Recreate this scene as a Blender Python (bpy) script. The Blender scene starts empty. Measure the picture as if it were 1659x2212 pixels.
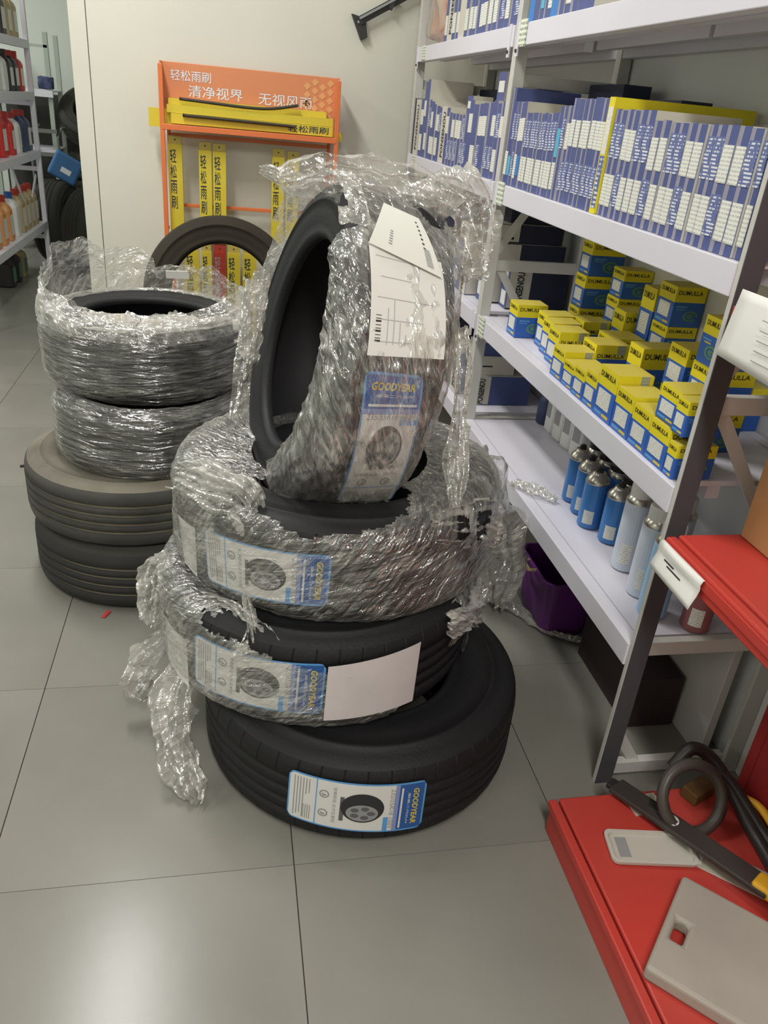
import bpy, bmesh, math, random
from math import sin, cos, pi, radians as rad
from mathutils import Vector, Matrix, noise

SC = bpy.context.scene
COL = SC.collection
# ------------------------------------------------------------------ camera
cam_d = bpy.data.cameras.new('camera'); cam = bpy.data.objects.new('camera', cam_d); COL.objects.link(cam)
ROWX, ROWY, ROWZ = (0.98078, -0.00774, 0.19498), (-0.17638, -0.46667, 0.86666), (0.08429, -0.88440, -0.45906)
cam.matrix_world = Matrix(((ROWX[0], -ROWX[1], -ROWX[2], 0), (ROWY[0], -ROWY[1], -ROWY[2], 0),
                           (ROWZ[0], -ROWZ[1], -ROWZ[2], 1.41), (0, 0, 0, 1)))
cam_d.sensor_fit = 'VERTICAL'; cam_d.sensor_height = 36.0; cam_d.lens = 1683.0 / 2212 * 36
cam_d.clip_start = 0.05
SC.camera = cam
# ------------------------------------------------------------------ world, lamps, exposure
wd = bpy.data.worlds.new('hall_air'); SC.world = wd; wd.use_nodes = True
wd.node_tree.nodes['Background'].inputs[0].default_value = (0.94, 0.97, 1.0, 1)
wd.node_tree.nodes['Background'].inputs[1].default_value = 0.25
def lamp(x, y, z, sx, sy, e, col=(1, 0.95, 0.86)):
    d = bpy.data.lights.new('tube_or_fill_light', 'AREA'); d.shape = 'RECTANGLE'; d.size = sx; d.size_y = sy
    d.energy = e; d.color = col
    o = bpy.data.objects.new('tube_or_fill_light', d); COL.objects.link(o); o.location = (x, y, z)
    return o
WARM, COOL = (1, 0.99, 0.965), (0.96, 1, 0.98)
lamp(-0.62, 2.75, 3.22, 0.24, 1.2, 52, WARM)
lamp(-3.1, 6.4, 3.22, 0.30, 1.4, 62, COOL)
lamp(-3.0, 2.2, 3.22, 0.30, 1.4, 38, WARM)  # unseen lamp added on the left to raise the ambient fill
lamp(0.05, -1.0, 3.22, 0.30, 1.4, 66, WARM)  # fill lamp added behind the camera, brightens the near right floor
lamp(-3.0, -1.3, 3.22, 0.30, 1.4, 25, WARM)  # weak fill lamp added behind the camera, far left
SC.view_settings.view_transform = 'Standard'; SC.view_settings.look = 'None'
SC.view_settings.exposure = 0.12; SC.view_settings.gamma = 1.0
SC.view_settings.use_curve_mapping = False
try: SC.cycles.transparent_max_bounces = 24
except Exception: pass

# ------------------------------------------------------------------ helpers
R_ = random.Random(7)
def lin(c): c /= 255.0; return c / 12.92 if c < 0.04045 else ((c + 0.055) / 1.055) ** 2.4
def C3(r, g, b, k=1.0): return tuple(min(0.93, lin(v) * k) for v in (r, g, b)) + (1,)
MATS = {}
def mat(name, rgb, rough=0.55, metal=0.0, k=1.0, var=0.0, vscale=6.0, rgb2=None, bump=0.0, bscale=40.0, spec=0.4, stretch=(1, 1, 1), coat=0):
    if name in MATS: return MATS[name]
    m = bpy.data.materials.new(name); m.use_nodes = True; nt = m.node_tree; p = nt.nodes['Principled BSDF']
    c = C3(*rgb, k); p.inputs['Base Color'].default_value = c
    p.inputs['Roughness'].default_value = rough; p.inputs['Metallic'].default_value = metal
    p.inputs['Specular IOR Level'].default_value = spec
    if coat: p.inputs['Coat Weight'].default_value = coat; p.inputs['Coat Roughness'].default_value = 0.1
    if var or bump:
        tc = nt.nodes.new('ShaderNodeTexCoord'); mp = nt.nodes.new('ShaderNodeMapping')
        mp.inputs['Scale'].default_value = stretch; nt.links.new(tc.outputs['Object'], mp.inputs[0])
    if var:
        n = nt.nodes.new('ShaderNodeTexNoise'); n.inputs['Scale'].default_value = vscale; n.inputs['Detail'].default_value = 5
        nt.links.new(mp.outputs[0], n.inputs['Vector'])
        cr = nt.nodes.new('ShaderNodeValToRGB'); cr.color_ramp.elements[0].position = 0.35; cr.color_ramp.elements[1].position = 0.7
        c2 = C3(*rgb2, k) if rgb2 else tuple(v * (1 - var) for v in c[:3]) + (1,)
        cr.color_ramp.elements[0].color = c; cr.color_ramp.elements[1].color = c2
        nt.links.new(n.outputs[0], cr.inputs[0]); nt.links.new(cr.outputs[0], p.inputs['Base Color'])
    if bump:
        n2 = nt.nodes.new('ShaderNodeTexNoise'); n2.inputs['Scale'].default_value = bscale; n2.inputs['Detail'].default_value = 4
        nt.links.new(mp.outputs[0], n2.inputs['Vector'])
        b = nt.nodes.new('ShaderNodeBump'); b.inputs['Strength'].default_value = bump; b.inputs['Distance'].default_value = 0.01
        nt.links.new(n2.outputs[0], b.inputs['Height']); nt.links.new(b.outputs[0], p.inputs['Normal'])
    MATS[name] = m
    return m
def print_mat(name, paper, ink, rows=9.0, axis=2, fill=0.5, k=1.2, grain=14.0):
    """paper with rows of small print: flat print on a real sticker"""
    if name in MATS: return MATS[name]
    m = bpy.data.materials.new(name); m.use_nodes = True; nt = m.node_tree; L = nt.links; p = nt.nodes['Principled BSDF']
    tc = nt.nodes.new('ShaderNodeTexCoord'); sp = nt.nodes.new('ShaderNodeSeparateXYZ'); L.new(tc.outputs['Generated'], sp.inputs[0])
    a = nt.nodes.new('ShaderNodeMath'); a.operation = 'MULTIPLY'; a.inputs[1].default_value = rows; L.new(sp.outputs[axis], a.inputs[0])
    f = nt.nodes.new('ShaderNodeMath'); f.operation = 'FRACT'; L.new(a.outputs[0], f.inputs[0])
    g = nt.nodes.new('ShaderNodeMath'); g.operation = 'LESS_THAN'; g.inputs[1].default_value = fill; L.new(f.outputs[0], g.inputs[0])
    n = nt.nodes.new('ShaderNodeTexNoise'); n.inputs['Scale'].default_value = grain; n.inputs['Detail'].default_value = 1
    L.new(tc.outputs['Generated'], n.inputs['Vector'])
    h = nt.nodes.new('ShaderNodeMath'); h.operation = 'GREATER_THAN'; h.inputs[1].default_value = 0.47; L.new(n.outputs[0], h.inputs[0])
    q = nt.nodes.new('ShaderNodeMath'); q.operation = 'MULTIPLY'; L.new(g.outputs[0], q.inputs[0]); L.new(h.outputs[0], q.inputs[1])
    mx = nt.nodes.new('ShaderNodeMix'); mx.data_type = 'RGBA'; mx.inputs[6].default_value = C3(*paper, k); mx.inputs[7].default_value = C3(*ink, k)
    L.new(q.outputs[0], mx.inputs[0]); L.new(mx.outputs[2], p.inputs['Base Color']); p.inputs['Roughness'].default_value = 0.5
    MATS[name] = m
    return m

class MB:
    def __init__(s): s.v = []; s.f = []; s.m = []
    def add(s, vs, fs, mi=0, M=None):
        o = len(s.v)
        s.v += [tuple(M @ Vector(p)) if M is not None else tuple(p) for p in vs]
        s.f += [tuple(i + o for i in f) for f in fs]; s.m += [mi] * len(fs)
        return s
    def box(s, x0, y0, z0, x1, y1, z1, mi=0, M=None, mis=None):
        vs = [(x0, y0, z0), (x1, y0, z0), (x1, y1, z0), (x0, y1, z0), (x0, y0, z1), (x1, y0, z1), (x1, y1, z1), (x0, y1, z1)]
        fs = [(0, 3, 2, 1), (4, 5, 6, 7), (0, 1, 5, 4), (1, 2, 6, 5), (2, 3, 7, 6), (3, 0, 4, 7)]  # -z +z -y +x +y -x
        s.add(vs, fs, mi, M)
        if mis: s.m[-6:] = list(mis)
        return s
    def bar(s, a, b, w, h, mi=0, upv=(0, 0, 1)):
        a, b = Vector(a), Vector(b); d = b - a; L = d.length; d.normalize(); u = Vector(upv)
        if abs(d.dot(u)) > 0.98: u = Vector((0, 1, 0))
        sd = d.cross(u).normalized(); u2 = sd.cross(d)
        M = Matrix.Translation(a) @ Matrix((d, sd, u2)).transposed().to_4x4()
        return s.box(0, -w / 2, -h / 2, L, w / 2, h / 2, mi, M)
    def lathe(s, prof, n=24, mi=0, M=None, cap=True):
        vs = []; fs = []; k = len(prof)
        for i in range(n):
            t = 2 * pi * i / n
            for r, z in prof: vs.append((r * cos(t), r * sin(t), z))
        for i in range(n):
            j = (i + 1) % n
            for a in range(k - 1): fs.append((i * k + a, j * k + a, j * k + a + 1, i * k + a + 1))
        if cap:
            if prof[0][0] > 1e-6: fs.append(tuple(reversed([i * k for i in range(n)])))
            if prof[-1][0] > 1e-6: fs.append(tuple(i * k + k - 1 for i in range(n)))
        return s.add(vs, fs, mi, M)
    def tube(s, pts, r, n=8, mi=0, closed=False, flat=1.0):
        pts = [Vector(p) for p in pts]; N = len(pts); vs = []; fs = []; u = Vector((0, 0, 1))
        for i, p in enumerate(pts):
            d = (pts[(i + 1) % N] - pts[i - 1]) if closed else pts[min(i + 1, N - 1)] - pts[max(i - 1, 0)]
            d.normalize()
            a = d.cross(u)
            if a.length < 0.05: a = d.cross(Vector((0, 1, 0)))
            a.normalize(); b = a.cross(d)
            for k in range(n):
                t = 2 * pi * k / n; vs.append(p + a * (r * cos(t)) + b * (r * flat * sin(t)))
        for i in range(N if closed else N - 1):
            j = (i + 1) % N
            for k in range(n):
                l = (k + 1) % n; fs.append((i * n + k, i * n + l, j * n + l, j * n + k))
        if not closed: fs += [tuple(range(n)), tuple(reversed(range((N - 1) * n, N * n)))]
        return s.add(vs, fs, mi)
    def mesh(s, name, mats, smooth=False):
        me = bpy.data.meshes.new(name); me.from_pydata(s.v, [], s.f)
        for m in (mats if isinstance(mats, (list, tuple)) else [mats]): me.materials.append(m)
        if len(me.materials) > 1: me.polygons.foreach_set('material_index', s.m)
        if smooth: me.polygons.foreach_set('use_smooth', [True] * len(me.polygons))
        me.update(); return me
    def build(s, name, mats, parent=None, loc=None, rot=None, smooth=False, bevel=0, seg=2, autosmooth=0):
        o = link(name, s.mesh(name, mats, smooth), parent, loc, rot)
        if bevel:
            b = o.modifiers.new('bevel', 'BEVEL'); b.width = bevel; b.segments = seg; b.limit_method = 'ANGLE'
        return o
def link(name, me, parent=None, loc=None, rot=None):
    o = bpy.data.objects.new(name, me); COL.objects.link(o)
    if parent: o.parent = parent
    if loc: o.location = loc
    if rot: o.rotation_euler = rot
    return o
def tag(o, label, cat, group=None):
    o['label'] = label; o['category'] = cat
    if group: o['group'] = group
    return o
def thing(name, label, cat, loc=(0, 0, 0), rot=(0, 0, 0), group=None, M=None):
    o = link(name, None, None, loc, rot)
    if M is not None: o.matrix_world = M
    return tag(o, label, cat, group)
def struct(o): o['kind'] = 'structure'; return o
NTH = 'first second third fourth fifth sixth seventh eighth ninth tenth eleventh twelfth thirteenth fourteenth fifteenth sixteenth seventeenth eighteenth nineteenth twentieth'.split()
def nth(i):
    if i < 20: return NTH[i]
    t = {2: 'twenty', 3: 'thirty', 4: 'forty', 5: 'fifty'}; n = i + 1
    if n % 10 == 0: return {30: 'thirtieth', 40: 'fortieth', 50: 'fiftieth'}[n]
    return t[n // 10] + '-' + NTH[n % 10 - 1]

DG = None
TXT = {}
def text_mb(s, size, bold=0.0, shear=0.0):
    """flat lettering centred on the origin, as (verts, faces)"""
    key = (s, bold, shear)
    if key not in TXT:
        cu = bpy.data.curves.new('lettering', 'FONT'); cu.body = s; cu.size = 1.0; cu.resolution_u = 2
        cu.align_x = 'CENTER'; cu.align_y = 'CENTER'; cu.offset = bold; cu.shear = shear
        o = bpy.data.objects.new('lettering', cu); COL.objects.link(o)
        bpy.context.view_layer.update()
        e = o.evaluated_get(bpy.context.evaluated_depsgraph_get()); me = e.to_mesh()
        TXT[key] = ([tuple(v.co) for v in me.vertices], [tuple(p.vertices) for p in me.polygons])
        e.to_mesh_clear(); bpy.data.objects.remove(o); bpy.data.curves.remove(cu)
    V, F = TXT[key]
    if not V: return [], []
    x0 = min(v[0] for v in V); x1 = max(v[0] for v in V); y0 = min(v[1] for v in V); y1 = max(v[1] for v in V)
    return [((v[0] - (x0 + x1) / 2) * size, (v[1] - (y0 + y1) / 2) * size, 0) for v in V], F
def text_fit(s, w, h, bold=0.0, shear=0.0):
    V, F = text_mb(s, 1.0, bold, shear)
    if not V: return V, F
    W = max(v[0] for v in V) * 2; H = max(v[1] for v in V) * 2
    return [(v[0] * w / W, v[1] * h / H, 0) for v in V], F
def frame_M(o, x, y):
    x = Vector(x).normalized(); y = Vector(y).normalized(); z = x.cross(y)
    return Matrix.Translation(Vector(o)) @ Matrix((x, y, z)).transposed().to_4x4()
def nz(x, y, z): return noise.noise(Vector((x, y, z)))
def cbox(w, d, h, c=0.004, n=2):
    """box standing on z=0 with rounded edges, centred in x, y"""
    bm = bmesh.new(); bmesh.ops.create_cube(bm, size=1)
    for v in bm.verts: v.co = Vector((v.co.x * w, v.co.y * d, (v.co.z + 0.5) * h))
    bmesh.ops.bevel(bm, geom=bm.edges[:], offset=c, segments=n, affect='EDGES', profile=0.5)
    bm.verts.index_update()
    r = ([tuple(v.co) for v in bm.verts], [tuple(v.index for v in f.verts) for f in bm.faces]); bm.free(); return r

# ------------------------------------------------------------------ materials
WALL = mat('wall_paint', (220, 218, 204), 0.6, var=0.06, vscale=1.5, bump=0.05, bscale=60)
WALL2 = mat('rear_wall_paint', (214, 218, 208), 0.7)
TILE = mat('floor_tile', (138, 136, 127), 0.23, var=0.14, vscale=2.2, rgb2=(126, 124, 115), bump=0.03, bscale=7, spec=0.25)
GROUT = mat('grout', (60, 58, 54), 0.9)
RACKW = mat('rack_white', (226, 223, 232), 0.38, var=0.05, vscale=3, spec=0.4)
POSTW = mat('post_white', (205, 203, 196), 0.5, var=0.10, vscale=12)
TAGM = print_mat('shelf_tag_print', (214, 220, 200), (120, 122, 112), 5, 2, 0.5)
DARKM = mat('dark_steel', (58, 57, 56), 0.5, 0.2)
NAVY = mat('carton_navy', (84, 95, 146), 0.5, var=0.10, vscale=9, spec=0.3)
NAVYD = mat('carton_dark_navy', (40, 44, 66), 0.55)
CREAM = mat('carton_cream', (206, 201, 188), 0.65, var=0.05, vscale=8)
LAV = mat('carton_lavender', (152, 148, 166), 0.6)
STICK = print_mat('sticker_print', (216, 216, 207), (168, 169, 166), 9, 2, 0.42)
STICK2 = print_mat('barcode_print', (92, 103, 150), (206, 208, 212), 11, 2, 0.5, grain=3)
CYAN = mat('cyan_sticker', (92, 178, 212), 0.5)
SKYB = mat('bright_blue_sticker', (60, 128, 200), 0.5)
YEL = mat('carton_yellow', (236, 218, 44), 0.45, var=0.05, vscale=12)
YELT = mat('carton_yellow_top', (214, 196, 84), 0.5)
BLUE = mat('carton_blue', (58, 104, 188), 0.42, var=0.05, vscale=12)
INK = mat('black_ink', (34, 33, 34), 0.6)
INKB = mat('brown_ink', (74, 68, 30), 0.6)
GREYST = print_mat('hologram_print', (158, 158, 140), (120, 122, 112), 5, 2, 0.4)
LIME = mat('lime_print', (96, 140, 120), 0.6)
WPRINT = mat('white_print', (226, 228, 232), 0.5)
YPRINT = mat('yellow_print', (222, 196, 70), 0.5)
RED = mat('red_enamel', (196, 64, 54), 0.42, var=0.18, vscale=4, rgb2=(182, 68, 60))
REDD = mat('red_panel', (150, 40, 40), 0.5)
PAPER = mat('white_paper', (232, 231, 224), 0.7)
CARD = mat('cardboard', (186, 140, 92), 0.8, var=0.08, vscale=5)
RUB = mat('new_rubber', (27, 27, 28), 0.6, bump=0.12, bscale=120, spec=0.35)
RUBIN = mat('rubber_inside', (30, 30, 31), 0.6)
OLD = mat('worn_rubber', (90, 88, 83), 0.8, var=0.35, vscale=5, rgb2=(68, 67, 64), bump=0.15, bscale=70, spec=0.25)
OLDS = mat('dusty_sidewall', (138, 133, 118), 0.85, var=0.4, vscale=4, rgb2=(98, 94, 85), spec=0.2)
OLDG = mat('dusty_groove', (150, 140, 118), 0.9, var=0.5, vscale=7)
DUSTY = mat('back_rubber', (62, 62, 56), 0.8, var=0.3, vscale=3, spec=0.2)
ORANGE = mat('orange_enamel', (226, 122, 70), 0.45)
ORBOARD = mat('orange_board', (222, 142, 98), 0.5, var=0.08, vscale=2)
ORLIGHT = mat('board_pattern', (228, 168, 112), 0.5)
WIPY = mat('wiper_box_yellow', (222, 200, 62), 0.5, var=0.06, vscale=5)
WIPD = mat('wiper_box_flap', (190, 170, 84), 0.6)
WIPR = mat('wiper_box_red', (176, 62, 48), 0.5)
NAVINK = mat('navy_ink', (52, 58, 66), 0.6)
BLADE = mat('wiper_rubber', (64, 58, 44), 0.6)
GREYP = mat('grey_plastic', (168, 160, 148), 0.55, var=0.15, vscale=7)
BLKP = mat('black_plastic', (48, 45, 43), 0.42)
BROWNR = mat('brown_black_rubber', (72, 66, 60), 0.4)
GRIP = mat('yellow_grip', (222, 166, 40), 0.45)
PURP = mat('purple_plastic', (106, 48, 124), 0.35)
CHROME = mat('tin', (196, 192, 180), 0.28, 0.9)
CANB = mat('can_blue', (70, 128, 194), 0.32, 0.1)
CANL = mat('can_light', (206, 214, 226), 0.35)
SKY = mat('can_sky', (150, 190, 222), 0.35)
JUGW = mat('white_jug', (222, 222, 216), 0.45)
JUGR = mat('red_can', (196, 54, 50), 0.4)
JUGN = mat('navy_bottle', (62, 72, 102), 0.4)
JUGD = mat('dark_bottle', (56, 52, 54), 0.4)
JUGT = mat('tan_bottle', (178, 158, 120), 0.45)
JUGO = mat('orange_can', (212, 150, 96), 0.45)
CAPR = mat('red_cap', (184, 62, 50), 0.45)
LBL = mat('label_white', (224, 222, 216), 0.45)
LBLB = mat('label_blue', (48, 92, 158), 0.4)
LBLLB = mat('label_light_blue', (96, 160, 216), 0.4)
LBLG = mat('label_grey', (150, 150, 150), 0.5)
LBLD = mat('label_dark', (48, 48, 50), 0.5)
FINE = print_mat('fine_print', (222, 220, 214), (160, 160, 160), 10, 1, 0.4)

def film_mat(name, base=0.06, dens=0.55, ang=35, sx=9.0, sy=55.0, tint=(0.82, 0.80, 0.74), gloss=0.22, rough=0.13, blot=0.25, bump=1.0):
    """clear stretch film: transparent, streaked with milky folds, glossy on every wrinkle"""
    m = bpy.data.materials.new(name); m.use_nodes = True; nt = m.node_tree; L = nt.links
    for n in list(nt.nodes): nt.nodes.remove(n)
    def N(t, **k):
        n = nt.nodes.new(t)
        for a, v in k.items(): setattr(n, a, v)
        return n
    def math_(op, a, b=None, clamp=False):
        n = N('ShaderNodeMath', operation=op, use_clamp=clamp)
        for i, v in enumerate((a, b)):
            if v is None: continue
            if isinstance(v, (int, float)): n.inputs[i].default_value = v
            else: L.new(v, n.inputs[i])
        return n.outputs[0]
    out = N('ShaderNodeOutputMaterial'); tc = N('ShaderNodeTexCoord')
    def fold(a, x, y, det):
        mp = N('ShaderNodeMapping'); mp.inputs['Rotation'].default_value = (0, 0, rad(a)); L.new(tc.outputs['UV'], mp.inputs[0])
        m2 = N('ShaderNodeMapping'); m2.inputs['Scale'].default_value = (x, y, 1); L.new(mp.outputs[0], m2.inputs[0])
        n = N('ShaderNodeTexNoise'); n.inputs['Scale'].default_value = 1.0; n.inputs['Detail'].default_value = det; n.inputs['Distortion'].default_value = 0.6
        L.new(m2.outputs[0], n.inputs['Vector']); return n.outputs[0]
    n1 = fold(ang, sx, sy, 3); n2 = fold(ang * 0.45 - 8, sx * 1.5, sy * 1.2, 3); n3 = fold(0, 11, 13, 4)
    r1 = math_('SUBTRACT', 1.0, math_('MULTIPLY', math_('ABSOLUTE', math_('SUBTRACT', n1, 0.5)), 9.0), True)
    r2 = math_('SUBTRACT', 1.0, math_('MULTIPLY', math_('ABSOLUTE', math_('SUBTRACT', n2, 0.5)), 12.0), True)
    bl = N('ShaderNodeMapRange'); bl.inputs[1].default_value = 0.46; bl.inputs[2].default_value = 0.72; L.new(n3, bl.inputs[0])
    fine = math_('MULTIPLY', math_('POWER', r1, 2.0), dens); fine2 = math_('MULTIPLY', math_('POWER', r2, 2.0), dens * 0.6)
    lw = N('ShaderNodeLayerWeight'); lw.inputs[0].default_value = 0.35
    edge = math_('MULTIPLY', math_('POWER', lw.outputs['Facing'], 2.0), 0.45)
    f = math_('MULTIPLY', math_('ADD', fine, fine2), math_('ADD', math_('MULTIPLY', bl.outputs[0], 0.85), 0.25))
    alpha = math_('ADD', math_('ADD', f, edge), math_('ADD', math_('MULTIPLY', bl.outputs[0], blot), base), True)
    h = math_('ADD', n1, math_('MULTIPLY', n2, 0.7))
    bu = N('ShaderNodeBump'); bu.inputs['Strength'].default_value = bump; bu.inputs['Distance'].default_value = 0.012; L.new(h, bu.inputs['Height'])
    tr = N('ShaderNodeBsdfTransparent'); df = N('ShaderNodeBsdfDiffuse'); df.inputs[0].default_value = tint + (1,)
    tl = N('ShaderNodeBsdfTranslucent'); tl.inputs[0].default_value = tint + (1,)
    L.new(bu.outputs[0], df.inputs['Normal'])
    dm = N('ShaderNodeMixShader'); dm.inputs[0].default_value = 0.35; L.new(df.outputs[0], dm.inputs[1]); L.new(tl.outputs[0], dm.inputs[2])
    gl = N('ShaderNodeBsdfGlossy'); gl.inputs['Roughness'].default_value = rough; gl.inputs[0].default_value = (0.95, 0.95, 0.93, 1); L.new(bu.outputs[0], gl.inputs['Normal'])
    a = N('ShaderNodeMixShader'); L.new(alpha, a.inputs[0]); L.new(tr.outputs[0], a.inputs[1]); L.new(dm.outputs[0], a.inputs[2])
    fr = math_('ADD', math_('MULTIPLY', math_('POWER', lw.outputs['Facing'], 3.0), 0.35), gloss * 0.5)
    g = math_('ADD', fr, math_('MULTIPLY', f, gloss * 1.6), True)
    b = N('ShaderNodeMixShader'); L.new(g, b.inputs[0]); L.new(a.outputs[0], b.inputs[1]); L.new(gl.outputs[0], b.inputs[2])
    L.new(b.outputs[0], out.inputs[0])
    return m
FILM = film_mat('clear_film', 0.05, 0.52, blot=0.2, gloss=0.30)
FILMT = film_mat('tight_film', 0.03, 0.46, 52, 10, 70, blot=0.17, gloss=0.32)
FILMH = film_mat('stretched_film', 0.015, 0.32, 4, 5.0, 70.0, blot=0.09, gloss=0.32)
FILMC = film_mat('crumpled_film', 0.22, 0.75, 70, 14, 50, blot=0.5, gloss=0.35)

# ------------------------------------------------------------------ the setting
fl = MB().box(-4.2, -3.0, -0.06, 1.30, 8.7, -0.0035).build('floor', GROUT); struct(fl)
TX0, TY0, TS = 0.127, 1.096, 0.60
tcache = {}
for i in range(-7, 3):
    for j in range(-6, 14):
        x0, x1 = TX0 + i * TS + 0.0012, TX0 + (i + 1) * TS - 0.0012
        y0, y1 = TY0 + j * TS + 0.0006, TY0 + (j + 1) * TS - 0.0006
        x1 = min(x1, 1.29)
        if x1 - x0 < 0.05 or y1 > 8.65: continue
        k = round(x1 - x0, 3)
        if k not in tcache: tcache[k] = MB().box(0, 0, -0.006, x1 - x0, y1 - y0, 0, 0).mesh('tile', TILE)
        link('tile', tcache[k], fl, (x0, y0, 0))
wb = MB().box(-0.66, 4.30, 0, 1.25, 4.36, 3.3).build('wall_back', WALL); struct(wb)
for x0, x1 in ((-0.68, -0.6065), (-0.6035, 1.25)):
    MB().box(x0, 4.25, 0, x1, 4.30, 3.3).build('panel', WALL, wb, bevel=0.002)
wr = struct(MB().box(1.25, -3.0, 0, 1.33, 4.36, 3.3).build('wall_right', mat('side_wall_paint', (236, 236, 232), 0.6)))
we = struct(MB().box(-4.2, 8.6, 0, 0.2, 8.7, 3.3).build('wall_rear', WALL2))
wl = struct(MB().box(-4.3, -3.0, 0, -4.2, 8.7, 3.3).build('wall_left', WALL2))
wf = struct(MB().box(-4.3, -3.1, 0, 1.33, -3.0, 3.3).build('wall_front', WALL2))
ce = struct(MB().box(-4.3, -3.1, 3.3, 1.33, 8.7, 3.4).build('ceiling', mat('ceiling_paint', (216, 216, 210), 0.8)))
ws = struct(MB().box(0.1, 4.36, 0, 0.2, 8.6, 3.3).build('wall_passage', WALL2))

# ------------------------------------------------------------------ white storage rack on the right
XF, XB = 0.865, 1.243
PY = (1.245, 2.625, 4.04)          # near edge of each post
LEV = (0.41, 0.795, 1.225, 1.665)
rk = thing('storage_rack', 'long white steel storage rack along the right wall, loaded with filters and cans', 'rack', (XF, PY[0], 0))
def rel(p): return (p[0] - XF, p[1] - PY[0], p[2])
def rb(b, name, m, bevel=0.002): return b.build(name, m, rk, bevel=bevel)
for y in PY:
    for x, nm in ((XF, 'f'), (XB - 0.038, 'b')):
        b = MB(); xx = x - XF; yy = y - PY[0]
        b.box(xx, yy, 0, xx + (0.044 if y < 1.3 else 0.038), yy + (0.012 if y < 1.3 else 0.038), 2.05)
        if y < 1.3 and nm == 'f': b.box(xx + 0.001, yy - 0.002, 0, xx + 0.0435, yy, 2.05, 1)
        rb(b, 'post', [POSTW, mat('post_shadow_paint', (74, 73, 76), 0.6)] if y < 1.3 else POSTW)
    for z in (0.035, 0.395, 0.965, 1.52):
        b = MB().box(0.036, y - PY[0] + 0.008, z - 0.018, XB - XF - 0.036, y - PY[0] + 0.030, z + 0.018); rb(b, 'cross_bar', POSTW)
    for z0, z1 in ((0.99, 0.55), (1.00, 1.48)):
        b = MB().bar((0.03, y - PY[0] + 0.02, z0), (XB - XF - 0.04, y - PY[0] + 0.02, z1), 0.006, 0.026); rb(b, 'brace', POSTW, 0)
for y in PY: rb(MB().bar((0.02, y - PY[0] + 0.02, 0.17), (0.10, y - PY[0] + 0.02, 0.05), 0.005, 0.026), 'brace', POSTW, 0)
for bay in range(2):
    ya, yb = PY[bay] + (0.038 if bay else 0.0), PY[bay + 1] + 0.0
    ya -= PY[0]; yb -= PY[0]
    for z in LEV:
        for x in (-0.004, XB - XF - 0.034):
            rb(MB().box(x, ya + (0.0125 if not bay else 0), z - 0.058, x + 0.036, yb, z), 'beam', RACKW)
        ym = (ya + yb) / 2 + 0.03
        for a, c in ((ya + 0.04, ym), (ym, yb)):
            b = MB().box(0.034, a + 0.001, z - 0.012, XB - XF - 0.036, c - 0.001, z - 0.001)
            for t in (0.1, 0.25): b.box(t, a + 0.01, z - 0.045, t + 0.03, c - 0.01, z - 0.012)
            rb(b, 'shelf_panel', RACKW, 0)
        for yy in ((ya + 0.02, yb - 0.024) if bay else (yb - 0.024,)):
            b = MB().box(-0.006, yy, z - 0.085, -0.002, yy + 0.022, z + 0.004)
            b.lathe([(0.005, 0), (0.005, 0.004), (0, 0.005)], 8, 1, frame_M((-0.006, yy + 0.011, z - 0.07), (0, 0, 1), (0, 1, 0)))
            rb(b, 'bracket', [RACKW, DARKM], 0)
    if bay == 0:
        for z in LEV:
            o = MB().box(-0.0085, yb - 0.085, z - 0.062, -0.0045, yb - 0.03, z + 0.008).build('shelf_tag', TAGM, rk)
    else:
        for z in LEV[2:]: MB().box(-0.0085, yb - 0.17, z - 0.055, -0.0045, yb - 0.12, z).build('shelf_tag', TAGM, rk)

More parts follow.
